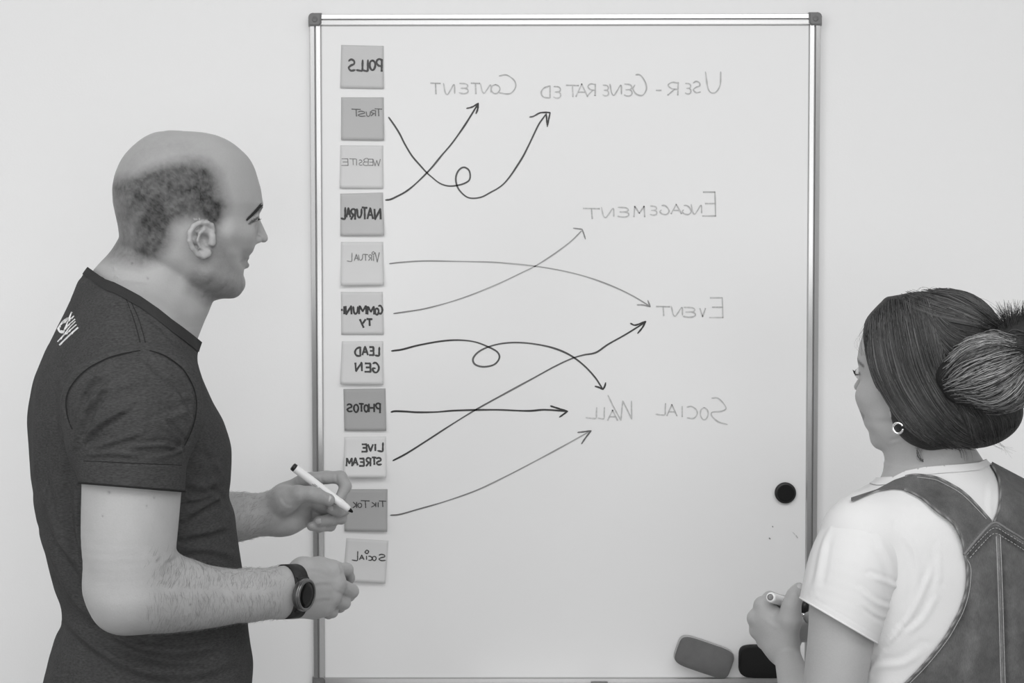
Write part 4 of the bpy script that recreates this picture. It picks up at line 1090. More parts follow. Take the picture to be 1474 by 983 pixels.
# folded hem edge of the sleeve
def edge_tube(name, V, F, cond, rad, m, parent):
    E = np.sort(np.concatenate([F[:, [0, 1]], F[:, [1, 2]], F[:, [2, 0]]]), axis=1); u, c = np.unique(E, axis=0, return_counts=True); b = u[c == 1]
    b = b[cond(V[b[:, 0]]) & cond(V[b[:, 1]])]; adj = {}
    for x, y in b.tolist(): adj.setdefault(x, []).append(y); adj.setdefault(y, []).append(x)
    seen = set(); best = []
    for s0 in sorted(adj, key=lambda k: len(adj[k])):
        if s0 in seen: continue
        L = [s0]; seen.add(s0)
        while True:
            nx = [j for j in adj[L[-1]] if j not in seen]
            if not nx: break
            L.append(nx[0]); seen.add(nx[0])
        if len(L) > len(best): best = L
    if len(best) < 8: return
    P = V[best][::2]; P = np.vstack([P, P[:1]]) if np.linalg.norm(P[0]-P[-1]) < .01 else P
    for _ in range(2): P[1:-1] = (P[:-2]+2*P[1:-1]+P[2:])/4
    v, f = tubes(P[None], np.full((1, len(P)), rad), 6); return make(name, v, f, m, parent)
edge_tube('sleeve_hem', V, F, lambda p: p[:, 2] < c0[2]+.03, .0014, MT['tee_seam'], man)
# stitched seams as thin raised threads
def seam(parent, VN, P, wpx, m, name='seam', lift=.0009):
    r = ribbon_on(VN[0], VN[1], P, wpx, lift)
    if r: make(name, r[0], r[1], m, parent)
seam(man, (V, NV), [(120, 663.5), (160, 665), (200, 667), (240, 668.5), (262, 669.5)], 1.0, MT['tee_seam'])
seam(man, SHM, [(181, 429), (190, 452), (198, 478), (204, 503)], 1.1, MT['tee_seam'])
seam(man, SHM, [(187.5, 432), (198, 455), (206, 480), (211.5, 503)], 1.1, MT['tee_seam'])
ALLS = (np.vstack([SHM[0], V]), np.vstack([SHM[1], NV]))
seam(man, (V, NV), [(202, 504.5), (182, 508), (160, 513.5), (143, 521), (127.4, 529.7), (114, 541), (104.6, 552.5), (98, 564), (94.9, 577), (95.5, 590), (98, 603), (104, 618)], 1.8, MT['tee_seam'], lift=.0020)  # armhole seams: dark ribbons that also paint in the shade of the crease
seam(man, (V, NV), [(215, 504.5), (228, 508), (241, 514), (254, 523), (264, 532), (273, 546), (280, 562), (283, 580), (282, 596), (279, 610), (274, 624), (266, 641)], 1.8, MT['tee_seam'], lift=.0020)
# print between the shoulder blades, cut by the edge of the back
for P, wd in [([(104, 449), (100, 458), (93, 464), (88, 467)], 3.6), ([(98, 458), (91, 463), (86, 470), (83.5, 474)], 3.4), ([(84.5, 473), (87, 477), (92, 478)], 4.4), ([(107, 455), (99, 462), (95, 470), (92, 478)], 2.6), ([(108.3, 459.5), (100, 467), (94, 474)], 2.6),
              ([(109, 463), (101, 471), (95, 479), (88, 487), (83, 492.3)], 2.8), ([(110.5, 467.5), (103, 474), (96, 481)], 3.0), ([(113, 472), (104, 480), (95, 488.5), (86, 497.5)], 4.2), ([(97, 476), (93, 482), (88, 488)], 2.8)]:
    r = ribbon_on(SHM[0], SHM[1], P, wd, .0011)
    if r: make('printed_stroke', r[0], r[1], MT['screen_print'], man, smooth=True)
# far sleeve, mostly hidden
slf = C_([(148, 555, -.515, .066), (158, 700, -.47, .060)], .03)
V, F = nets(slf, 0.005, 2); V, F = clip(V, F, V[:, 2]-W1(158, 690, -.47)[2]); make('sleeve', V, F, MT['tee'], man)
# trousers down to the floor and shoes (below the frame, they carry the figure)
hipz = W1(200, 1075, YM)[2]
hc = tm.O+FM*0
cx = W1(205, 1075, YM)
def legs(parent, cx, F_, L_, hipz, hw, m, r0=.088, name='trousers', hs=1.0):
    pr = [EL(np.array([cx[0], cx[1], hipz-.03-(1-hs)*.5]), (.150*hs, .176*hs, .20*hs), np.stack([F_, L_, [0, 0, 1.0]]), .04)]
    for g in (-1, 1):
        h = np.array([cx[0], cx[1], hipz-.08])+L_*g*.085; kn = np.array([cx[0], cx[1], .48])+L_*g*.10+F_*.01; an = np.array([cx[0], cx[1], .10])+L_*g*.10-F_*.02
        pr += [RC(h, kn, r0, .064, .03), RC(kn, an, .064, .052, .02)]
    v, f = nets(pr, .009, 2); v, f = clip(v, f, v[:, 2]-.07); make(name, v, f, m, parent)
    for g in (-1, 1):
        an = np.array([cx[0], cx[1], 0])+L_*g*.10
        p = [RC(an-F_*.05+[0, 0, .052], an+F_*.12+[0, 0, .040], .045, .038, .02), RC(an-F_*.03+[0, 0, .09], an-F_*.03+[0, 0, .05], .045, .045, .02), EL(an+F_*.06+[0, 0, -.035], (.3, .3, .036), None, .002, True)]
        v, f = nets(p, .006, 2); v[:, 2] = np.maximum(v[:, 2], 0.0); make('shoe', v, f, MT['rubber'], parent)
legs(man, cx, FM, LM, hipz, .1, MT['jeans'])

# ---- wristwatch (worn: part of the figure)
A0 = W1(400, 854, -.728); A1 = W1(430, 852, -.705); wa = A1-A0; wa /= np.linalg.norm(wa)
wc = W1(417, 851, -.716)
wn = np.array([wa[1], -wa[0], 0]); wn /= np.linalg.norm(wn)
if wn@CF > 0: wn = -wn
wu = np.cross(wa, wn); wu = wu if wu[2] > 0 else -wu
watch = thing('wristwatch', tuple(wc), '', ''); del watch['label']; del watch['category']; watch.parent = man; watch.matrix_parent_inverse = man.matrix_world.inverted()
bpy.context.view_layer.update()
n = 56; V = []; F = []
for k in range(n):
    a = 2*math.pi*k/n; ca, sa = math.cos(a), math.sin(a); e = 2/2.5
    ru = .0335*math.copysign(abs(sa)**e, sa); rn = .0272*math.copysign(abs(ca)**e, ca)
    for (x, o) in ((-.0105, 0), (-.0105, .0024), (.0105, .0024), (.0105, 0)):
        tap = 1-.25*max(0, -ca)
        V.append(wc+wa*x*tap+wu*(ru+math.copysign(o, ru)*abs(sa))+wn*(rn+math.copysign(o, rn)*abs(ca)))
for k in range(n):
    for j in range(4): F.append((k*4+j, k*4+(j+1) % 4, ((k+1) % n)*4+(j+1) % 4, ((k+1) % n)*4+j))
make('strap', np.array(V), F, MT['rubber'], watch)
cb = wc+wn*.0262-wa*.0015
cn = wn*.93+wa*.36; cn /= np.linalg.norm(cn)
v, f = lathe([(0, .0190), (.002, .0212), (.0075, .0218), (.0090, .0215), (.0095, .0205)], cb, cb+cn, 48); make('watch_case', v, f, MT['steel'], watch)
v, f = lathe([(.0090, .0216), (.0108, .0210), (.0116, .0196), (.0112, .0172), (.0104, .0170)], cb, cb+cn, 48); make('bezel', v, f, MT['steel'], watch)
v, f = lathe([(.0096, .0172), (.0111, .0171), (.0113, .010)], cb, cb+cn, 48); make('watch_screen', v, f, MT['glass_black'], watch)
for sg in (-1, 1):
    b0 = cb+wu*sg*.0195+cn*.002; v, f = tubes(np.array([[b0-wa*.009, b0, b0+wa*.009]]), np.full((1, 3), .0036), 8); make('strap_lug', v, f, MT['rubber'], watch)
for sg in (-.35, .35):
    ca_ = wa-cn*(wa@cn); ca_ /= np.linalg.norm(ca_); cu_ = np.cross(cn, ca_); dd = ca_*math.cos(sg)+cu_*math.sin(sg); b0 = cb+dd*.0212+cn*.005; v, f = lathe([(0, .0018), (.002, .0018), (.0024, .0012)], b0, b0+dd, 12); make('side_button', v, f, MT['steel'], watch)

# ---- marker in his hand
a = W1(420.8, 671, -.408); b = W1(507.8, 737.2, -.388); Lm = np.linalg.norm(b-a)
mk = thing('marker', tuple((a+b)/2), 'uncapped white marker with black tip held between thumb and finger by the man', 'marker')
s_ = Lm
make('barrel', *lathe([(.0045, .0058), (.006, .0064), (s_*.30, .0066), (s_*.62, .0064), (s_*.76, .0060), (s_*.765, .0064), (s_*.80, .0064), (s_*.90, .0052), (s_*.935, .0044), (s_*.94, .0030)], a, b, 28), MT['white_pl'], mk)
make('end_plug', *lathe([(0, .0050), (.0012, .0060), (.0056, .0062), (.0060, .0056)], a, b, 28), MT['black'], mk)
make('writing_tip', *lathe([(s_*.935, .0034), (s_*.955, .0031), (s_*.985, .0020), (s_, .0010)], a, b, 20), MT['matte_black'], mk)
# printed lines along the barrel
d = (b-a)/s_; sd = np.cross(d, -CF); sd /= np.linalg.norm(sd); nn = np.cross(sd, d); nn = nn if nn@CF < 0 else -nn
for (t0, t1, o) in ((.34, .60, .0022), (.36, .57, .0004)):
    v = []; f = []
    for i in range(9):
        t = t0+(t1-t0)*i/8; r = .0067; al = o/r
        for q in (al-.09, al+.09): v.append(a+d*s_*t+(nn*math.cos(q)+sd*math.sin(q))*r)
    for i in range(8):
        if i % 3 != 2: f.append((2*i, 2*i+1, 2*i+3, 2*i+2))
    make('barrel_print', np.array(v), f, MT['print'], mk)
#PART4

# ================================================================== THE WOMAN
YW = -0.74
def woman_frame(px, off_back):
    d = ray(np.array(px), np.array(400.0)); R = np.array([d[0], d[1], 0]); R /= np.linalg.norm(R)
    t = math.radians(off_back)                              # turned to the left of the line of sight
    Fv = np.array([R[0]*math.cos(t)-R[1]*math.sin(t), R[0]*math.sin(t)+R[1]*math.cos(t), 0])
    L = np.array([-Fv[1], Fv[0], 0])                        # her left side
    return Fv, L
FW, LW = woman_frame(1355, 40)
OW = W1(1352, 800, YW)
woman = thing('person', (float(OW[0]), YW, 0), 'woman seen from behind, dark hair in a loose bun, denim dungarees over a white t-shirt', 'person')
def wl(rows, off=0.0, n=2.3, k=.03):
    """rows: (py, centre px, half depth, half width); centre px at the depth YW"""
    out = []
    for py, cpx, a, b in rows:
        p = W1(cpx, py, YW); q = p-OW
        out.append((p[2], q@FW, a, a, b, -(q@LW)))
    L = LOFT(OW, FW, out, n=n, k=k, off=off)
    return L
TORSO_W = [(664, 1354, .034, .044), (674, 1353, .050, .054), (684, 1353, .062, .066), (694, 1353, .072, .082), (703, 1353, .080, .106), (715, 1353, .089, .130), (737, 1353, .099, .150), (770, 1354, .106, .158), (820, 1356, .110, .160),
           (880, 1358, .110, .156), (950, 1360, .107, .150), (1020, 1360, .108, .152), (1100, 1358, .116, .166), (1180, 1358, .118, .172)]
tw = wl(TORSO_W); tw_in = wl(TORSO_W, off=-.010)
neckW = C_([(1336, 612, -.755, .0500), (1350, 690, YW, .0530)], .03)+C_([(1306, 630, -.735, .030), (1330, 690, -.73, .040)], .03)
shoL = OW+LW*.150; shoR = OW-LW*.150
zs = W1(1240, 775, -.81)[2]
hFw, hLw = woman_frame(1332, 90-24)
sW = sM*.915
OHW = W1(1331, 549, -.75)
pt = math.radians(3)
hFw3 = hFw*math.cos(pt)+np.array([0, 0, 1])*math.sin(pt); hUw = np.cross(hFw3, hLw)
if hUw[2] < 0: hUw = -hUw
hw, XW = head_prims((OHW, hFw3, hLw, hUw), sW, fem=True)
armL = CL([(1240, 800, -.815, .040), (1220, 850, -.826, .0445), (1210, 920, -.832, .0410), (1199, 1000, -.830, .0385), (1186, 1065, -.820, .0350)], .012)
foreL = CL([(1184, 1065, -.815, .0340), (1165, 1030, -.745, .0320), (1146, 985, -.665, .0245), (1134, 946, -.605, .0190), (1128, 925, -.590, .0200)], .012)
handL = []
kn = [(1098, 871, -.566, .0115), (1088, 890, -.562, .0115), (1091, 908, -.558, .0108), (1101, 924, -.556, .0098)]
for i, k_ in enumerate(kn): handL += C_([(1126-i*1.5, 918+i*6, -.592, .0165), k_], .014)
handL += C_([(1122, 900, -.590, .0180), (1108, 888, -.575, .0170)], .014)
handL += C_([(1132, 925, -.602, .0165), (1137, 892, -.606, .0150), (1139, 872, -.606, .0115), (1144, 857, -.604, .0094), (1150, 847, -.600, .0084)], .010)
fw_ = [[kn[0], (1108, 861, -.535, .0098), (1128, 866, -.525, .0088), (1136, 876, -.540, .0078)], [kn[1], (1094, 880, -.528, .0096), (1116, 884, -.515, .0086), (1128, 890, -.532, .0078)],
       [kn[2], (1096, 902, -.526, .0092), (1116, 904, -.515, .0082), (1128, 906, -.532, .0074)], [kn[3], (1106, 920, -.528, .0084), (1120, 922, -.520, .0076), (1130, 922, -.536, .0068)]]
for f in fw_: handL += C_(f, .004)
for k_ in kn: handL += C_([(k_[0]-1, k_[1]-1, k_[2]-.004, k_[3]*.72), (k_[0]-1, k_[1], k_[2]-.003, k_[3]*.72)], .008)
# right arm reaches in front of her, mostly hidden by the body
pR = shoR+np.array([0, 0, zs-OW[2]]); eR = pR+FW*.10-LW*.03+np.array([0, 0, -.25]); wR = eR+FW*.13+LW*.17+np.array([0, 0, .07])
armR = [RC(pR, eR, .046, .036, .03), RC(eR, wR, .035, .020, .02), RC(wR, wR+LW*.05+FW*.02, .022, .018, .014)]
for i in range(4):
    b0 = wR+LW*.055+FW*.03+np.array([0, 0, .022-.014*i]); armR += [RC(b0, b0+LW*.028+FW*.012, .009, .0085, .004), RC(b0+LW*.028+FW*.012, b0+LW*.035-FW*.012, .0085, .0075, .004)]
armR += [RC(wR+LW*.02+np.array([0, 0, .01]), wR+LW*.06-FW*.012+np.array([0, 0, .025]), .012, .009, .008)]
trapW = [RC(OW+np.array([0, 0, W1(1350, 690, YW)[2]-OW[2]]), pR+np.array([0, 0, .0]), .042, .040, .03), RC(OW+np.array([0, 0, W1(1350, 692, YW)[2]-OW[2]]), W1(1238, 775, -.812), .038, .040, .03)]
V, F = nets([tw_in]+neckW+trapW+hw+armL+foreL+handL+armR, H_BODY, 1, zmin=.66)
V, F = clip(V, F, np.where(np.hypot(*((V[:, :2]-OW[:2]).T)) < .135, V[:, 2]-W1(1350, 1100, YW)[2], 1.0))
V = folds(V, F, [([(1279, 634), (1296, 630), (1312, 618)], 2.2, -.0012), ([(1146, 849), (1150, 856), (1152, 860)], 1.4, -.0006), ([(1289, 560), (1283, 580), (1284, 600)], 4, .001), ([(1120, 905), (1110, 898), (1100, 890)], 3.0, .0008)])
N = normals(V, F); px, py = project(V)
q = (V-OHW)@np.stack([hFw3, hLw, hUw]).T/sW; hx = 272+q[:, 0]; hy = 320-q[:, 2]; hv = q[:, 1]
VP = V+10
tone = np.full(len(V), .41)*(.97+.06*vnoise(VP, 50, 9))
head = (V[:, 2] > W1(1350, 668, YW)[2])
lash = np.clip(inside(hx, hy, [(355, 313), (372, 307), (373, 311), (357, 317)])/2+.5, 0, 1)*head
brow = np.clip(inside(hx, hy, [(345, 300), (378, 285), (380, 290), (348, 304)])/2+.5, 0, 1)*head
lips = np.clip(inside(hx, hy, [(342, 376), (350, 371), (358, 368), (360, 384), (348, 385)])/3+.5, 0, 1)*head
tone = tone*(1-.7*lash)*(1-.65*brow)*(1-.35*lips)
make('body', V, F, MT['skin'], woman, tone=tone)
BW = (V, N)
for g in (-1, 1):
    c = XW(358.6, 314, g*32)
    v, f = lathe([(-11.6*sW*math.cos(a), max(11.6*sW*math.sin(a), 1e-5)) for a in np.linspace(0.02, math.pi-.02, 12)], c, c+hFw3, 18); e = make('eyeball', v, f, MT['eye'], woman)
    v, f = lathe([(11.0*sW, 5.6*sW), (11.75*sW, 4.0*sW), (11.9*sW, 1e-4)], c, c+hFw3, 16); make('iris', v, f, MT['iris'], e)
    ln = []
    for i in range(40):
        t = i/39; a = XW(372-13*t, 311+4*t, g*(24+21*t)); ln.append([a, a+hFw*.003+hLw*g*.001-hUw*.001, a+hFw*.006+hLw*g*.0018+hUw*.0008])
    v, f = tubes(np.array(ln), np.array([.00035, .00028, .0001])); make('eyelashes', v, f, MT['brow'], woman)
nail(woman, (1151.5, 845.5), -.6085, (.1, -.9, .45), (.45, .1, .9), .0110, .0095)

# ---- white t-shirt
c_sl0 = W1(1238, 778, -.812)
twp = [tw]+[RC(p.a, p.b, p.ra+.006, p.rb+.006, .015) for p in trapW]+[RC(p.a, p.b, p.ra+.003, p.rb+.003, .03) for p in neckW]
twp += C_([(1245, 774, -.806, .0525), (1262, 830, -.80, .046)], .02)
V, F = nets(twp, .0026, 2, zmin=W1(1350, 1110, YW)[2])
px, py = project(V)
nk = np.array([(1100, 660), (1225, 678), (1262, 688), (1287, 687), (1304, 678), (1330, 672.5), (1357, 669.7), (1385, 668), (1409, 665.5), (1418, 662), (1450, 645), (1560, 600)], float)
V, F = clip(V, F, py-np.interp(px, nk[:, 0], nk[:, 1]))
V, F = clip(V, F, V[:, 2]-W1(1350, 1105, YW)[2])
V = folds(V, F, [([(1296, 760), (1318, 800), (1320, 850), (1304, 890)], 5, 0.00140), ([(1345, 812), (1320, 870), (1296, 905), (1262, 940)], 4, 0.00190), ([(1352, 850), (1330, 890), (1302, 915)], 4, 0.00160),
                 ([(1330, 935), (1300, 955), (1262, 960), (1246, 975)], 5, 0.00150), ([(1350, 790), (1352, 830), (1340, 860)], 4, 0.00100), ([(1272, 940), (1258, 958), (1250, 980)], 4, 0.00125),
                 ([(1290, 692), (1330, 684), (1370, 680), (1412, 677)], 1.4, -0.00040), ([(1426, 700), (1424, 730), (1428, 745)], 3.5, 0.00100)])
NT_ = normals(V, F); TW = (V, NT_); TWF = F
make('t_shirt', V, F, MT['white_tee'], woman)
px, py = project(V)
VC, FC = clip(V+NT_*.0012, F, 11-(py-np.interp(px, nk[:, 0], nk[:, 1])))
make('collar', VC, FC, MT['white_tee'], woman)
# near sleeve, flaring to the hem
sl = CL([(1247, 771, -.806, .0535), (1229, 818, -.822, .0575), (1209, 888, -.832, .0535), (1200, 925, -.835, .0520)], .008)
sl += C_([(1268, 758, -.79, .036), (1276, 812, -.80, .036)], .04)
V, F = nets(sl, .0024, 2)
px, py = project(V)
V, F = clip(V, F, np.interp(px, [1100, 1151, 1261, 1320], [830, 860, 924.5, 959])-py)
V = folds(V, F, [([(1258, 716), (1285, 740), (1306, 772), (1314, 810), (1316, 842)], 2.4, -0.00110), ([(1200, 752), (1184, 790), (1176, 830), (1168, 852)], 4, 0.00165), ([(1196, 770), (1190, 810), (1182, 850)], 4, -0.00099),
                 ([(1300, 850), (1276, 838), (1254, 830)], 3.5, 0.00165), ([(1292, 878), (1262, 868), (1238, 850)], 3.5, 0.00143), ([(1282, 896), (1262, 890), (1240, 876)], 3, -0.00110), ([(1262, 770), (1282, 810), (1290, 850)], 5, 0.00121),
                 ([(1158, 853), (1210, 884), (1268, 918)], 1.2, -0.00033)])
NSL = normals(V, F)
make('sleeve', V, F, MT['white_tee'], woman)
edge_tube('sleeve_hem', V, F, lambda p: p[:, 2] < W1(1300, 800, -.8)[2], .0013, MT['white_tee'], woman)
slR = [RC(pR+np.array([0, 0, .0]), pR+(eR-pR)*.55, .058, .056, .03)]
V, F = nets(slR, .005, 2); V, F = clip(V, F, V[:, 2]-(pR[2]-.10)); make('sleeve', V, F, MT['white_tee'], woman)

# ---- denim dungarees over the t-shirt
den = wl(TORSO_W, off=.0045)
dp = [den]+[RC(p.a, p.b, p.ra+.0078, p.rb+.0078, .03) for p in neckW]+C_([(1245, 774, -.806, .0570), (1262, 830, -.80, .0505)], .02)+[RC(p.a, p.b, p.ra+.0105, p.rb+.0105, .015) for p in trapW]
V, F = nets(dp, .0024, 2, zmin=W1(1350, 1185, YW)[2])
px, py = project(V)
POLY = [(1225, 716), (1262, 704), (1287, 690.6), (1302, 685.5), (1318, 682.6), (1345, 686), (1360, 692), (1380, 703), (1395, 715), (1412, 733), (1425, 748), (1430, 752), (1434, 748), (1438, 735), (1440.4, 717), (1440, 700), (1438.7, 689), (1434, 678), (1426.5, 668), (1440, 640),
        (1500, 610), (1640, 640), (1700, 1300), (1150, 1300), (1250, 1035), (1304, 983), (1332, 954), (1360, 919), (1375, 893), (1383, 877), (1390, 855), (1393, 835), (1392, 815), (1389, 797), (1386, 780), (1374, 755), (1360, 743), (1346, 732.5), (1325, 715), (1304, 704.6), (1285, 702), (1262, 706), (1225, 722)]
OUT = smooth_line(np.array(POLY[30:41]), 5.0)
V, F = clip(V, F, inside(px, py, POLY))
V, F = clip(V, F, V[:, 2]-W1(1350, 1165, YW)[2])
ND = normals(V, F)
V = folds(V, F, [([(1439, 770), (1441, 850), (1445, 983)], 2.2, .0016), ([(1304, 704.6), (1325, 715), (1346, 732.5), (1360, 743), (1374, 755), (1386, 780), (1389, 797)], 2.5, .0012),
                 ([(1318, 686), (1345, 690), (1360, 696), (1380, 707), (1395, 719), (1412, 737)], 2.5, .0012),
                 ([(1389, 797), (1410, 773), (1430, 756), (1450, 765), (1474, 783)], 3.5, .0022), ([(1400, 870), (1408, 930), (1395, 983)], 9, .0020), ([(1455, 850), (1462, 920), (1470, 983)], 8, .002)])
ND = normals(V, F); px, py = project(V); vis = (ND@CF) < .1
VP = V+10
tone = .92+.35*(vnoise(VP, 45, 11)-.5)+.25*(vnoise(VP, 150, 12)-.5)
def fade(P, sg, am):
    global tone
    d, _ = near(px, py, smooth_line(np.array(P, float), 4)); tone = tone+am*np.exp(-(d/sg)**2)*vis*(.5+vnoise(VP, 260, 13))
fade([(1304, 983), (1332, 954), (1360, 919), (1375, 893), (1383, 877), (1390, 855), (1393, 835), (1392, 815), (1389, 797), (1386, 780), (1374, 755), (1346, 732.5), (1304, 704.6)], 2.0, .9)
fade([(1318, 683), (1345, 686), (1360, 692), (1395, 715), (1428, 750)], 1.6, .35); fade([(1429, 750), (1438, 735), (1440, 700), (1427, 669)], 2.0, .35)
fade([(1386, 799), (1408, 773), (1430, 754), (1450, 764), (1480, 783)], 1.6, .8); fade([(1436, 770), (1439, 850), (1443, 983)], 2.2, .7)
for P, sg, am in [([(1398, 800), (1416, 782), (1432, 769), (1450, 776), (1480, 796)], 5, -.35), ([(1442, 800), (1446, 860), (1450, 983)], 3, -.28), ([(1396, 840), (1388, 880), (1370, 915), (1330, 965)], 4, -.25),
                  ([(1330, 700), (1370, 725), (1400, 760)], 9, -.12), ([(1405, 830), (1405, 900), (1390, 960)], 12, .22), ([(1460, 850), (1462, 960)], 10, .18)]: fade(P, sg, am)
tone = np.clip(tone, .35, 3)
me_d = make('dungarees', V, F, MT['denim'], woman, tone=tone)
DN = (V, ND)
def thread(P, wpx, name='stitching', m='thread', dash=0):
    P = smooth_line(np.array(P, float), 2.0)
    r = ribbon_on(DN[0], DN[1], P[::2], wpx, .0012)
    if r:
        v, f = r
        if dash: f = f[np.arange(len(f)) % 3 != 2]
        make(name, v, f, MT[m], woman)
thread([(1306, 708.5), (1325, 719), (1345, 736), (1358, 746.5), (1371, 758), (1382, 781), (1384.5, 794)], .8)
thread([(1320, 686.5), (1345, 690), (1359, 696), (1379, 707), (1393, 718.5), (1410, 736), (1421, 748)], .8)
thread([(1392, 798), (1411, 777), (1431, 760), (1450, 768.5), (1478, 786)], 1.0, dash=1); thread([(1396, 803), (1413, 784), (1431, 768), (1449, 776), (1478, 794)], 1.0, dash=1)
thread([(1434, 772), (1437, 850), (1441, 983), (1443, 1010)], 1.0); thread([(1440, 772), (1443, 850), (1447, 983), (1449, 1010)], 1.0)
thread([(1388, 799), (1397, 815), (1397, 837), (1394, 857), (1387, 879), (1379, 895), (1363, 922), (1335, 957), (1307, 986)], .9)
# yoke edge: the strap layer ends in a thick seam
for P in ([(1387, 798.5), (1408, 773.5), (1430, 753), (1450, 762.5), (1480, 781)],):
    L = smooth_line(np.array(P, float), 2.5); C = on_surface(DN[0], DN[1], L, .0008)
    v, f = tubes(C[None], np.full((1, len(C)), .0017), 6); make('yoke_seam', v, f, MT['denim'], woman, tone=np.full(len(v), 1.6))
for P in ([(1302, 704), (1325, 715), (1346, 732.5), (1360, 743), (1374, 755), (1386, 780), (1389, 797), (1392.5, 815), (1393, 835), (1390, 855), (1383, 877), (1375, 893), (1360, 919), (1332, 954), (1304, 983), (1280, 1005)],
          [(1303, 685.3), (1318, 682.8), (1345, 686), (1360, 692), (1380, 703), (1395, 715), (1412, 733), (1427, 750)], [(1431, 751), (1437.6, 735), (1440, 717), (1439.7, 700), (1438.3, 689), (1433.7, 678), (1428, 670)]):
    L = smooth_line(np.array(P, float), 3.0); C = on_surface(DN[0], DN[1], L, -.0002)
    if C is None: continue
    for _ in range(3): C[1:-1] = (C[:-2]+2*C[1:-1]+C[2:])/4
    v, f = tubes(C[None], np.full((1, len(C)), .0016), 6); make('rolled_edge', v, f, MT['denim'], woman, tone=1.5+.5*np.sin(np.arange(len(v))*.9))
cxw = W1(1360, 1150, YW)
legs(woman, cxw, FW, LW, W1(1350, 1160, YW)[2], .1, MT['jeans'], r0=.088, hs=.78)

# ---- hair: mass, strands, bun
R0 = ray(np.array(1380.0), np.array(550.0)); Rv = np.array([R0[0], R0[1], 0]); Rv /= np.linalg.norm(Rv); Pv = np.array([Rv[1], -Rv[0], 0])
AX = np.stack([Pv, -Rv, [0, 0, 1.0]])                        # right in the photo, towards the camera, up
def hp(px, py, y): return W1(px, py, y)
def hl(R, c, rot=0, k=.012, sub=False):
    a = math.radians(rot); ax = np.stack([AX[0]*math.cos(a)-AX[2]*math.sin(a), AX[1], AX[0]*math.sin(a)+AX[2]*math.cos(a)])
    return EL(c, R, ax, k, sub)
m_ = .00090
hair = [LOFT_ for LOFT_ in ()]
class SC_HEAD:
    """scalp cap: the skull loft pushed out, kept behind the hairline"""
    k = .006; sub = False
    def __init__(s, base, off): s.b = base; s.off = off; s.lo = base.lo-off; s.hi = base.hi+off
    def __call__(s, p):
        d = s.b(p)-s.off
        q = (p-OHW)@np.stack([hFw3, hLw, hUw]).T/sW; x = 272+q[:, 0]; y = 320-q[:, 2]
        # front limit of the hair by height
        lim = np.interp(y, [190, 215, 235, 270, 300, 330, 345, 370, 400], [372, 362, 352, 332, 322, 312, 290, 245, 225])
        return np.maximum(d, (x-lim)*sW*.8)
cap = SC_HEAD(hw[0], .006)
hair = [cap]
hair += [hl((.068, .058, .064), hp(1336, 494, -.785), 0, .012), hl((.060, .055, .060), hp(1372, 492, -.785), 0, .012)]
hair += [hl((.058, .050, .052), hp(1392, 585, -.790), -10, .02), hl((.046, .040, .036), hp(1418, 596, -.795), -10, .02), hl((.048, .036, .050), hp(1338, 590, -.800), 25, .02)]
hair += [RC(hp(1292, 520, -.793), hp(1330, 598, -.808), .028, .022, .02), hl((.044, .05, .042), hp(1302, 477, -.770), 0, .02), RC(hp(1276, 484, -.778), hp(1284, 535, -.790), .022, .020, .02)]
hair_b = [hl((.060, .034, .033), hp(1415, 527, -.848), -20, .012), hl((.046, .032, .037), hp(1446, 543, -.850), -40, .014), hl((.030, .03, .028), hp(1458, 500, -.850), 0, .012), hl((.050, .03, .022), hp(1420, 556, -.852), -14, .012)]
hair_c = [hl((.022, .022, .022), hp(1466, 480, -.845), 0, .01), hl((.03, .03, .04), hp(1490, 500, -.85), 0, .01)]
V, F = nets(hair, .0030, 3); NH = normals(V, F); make('hair', V, F, MT['hair_base'], woman); HM = (V, NH)
Vb, Fb = nets(hair_b+hair_c, .0028, 3); NB = normals(Vb, Fb); make('hair_bun', Vb, Fb, MT['hair_base'], woman); HB = (Vb, NB)
VA = np.vstack([V, Vb]); NA = np.vstack([NH, NB])
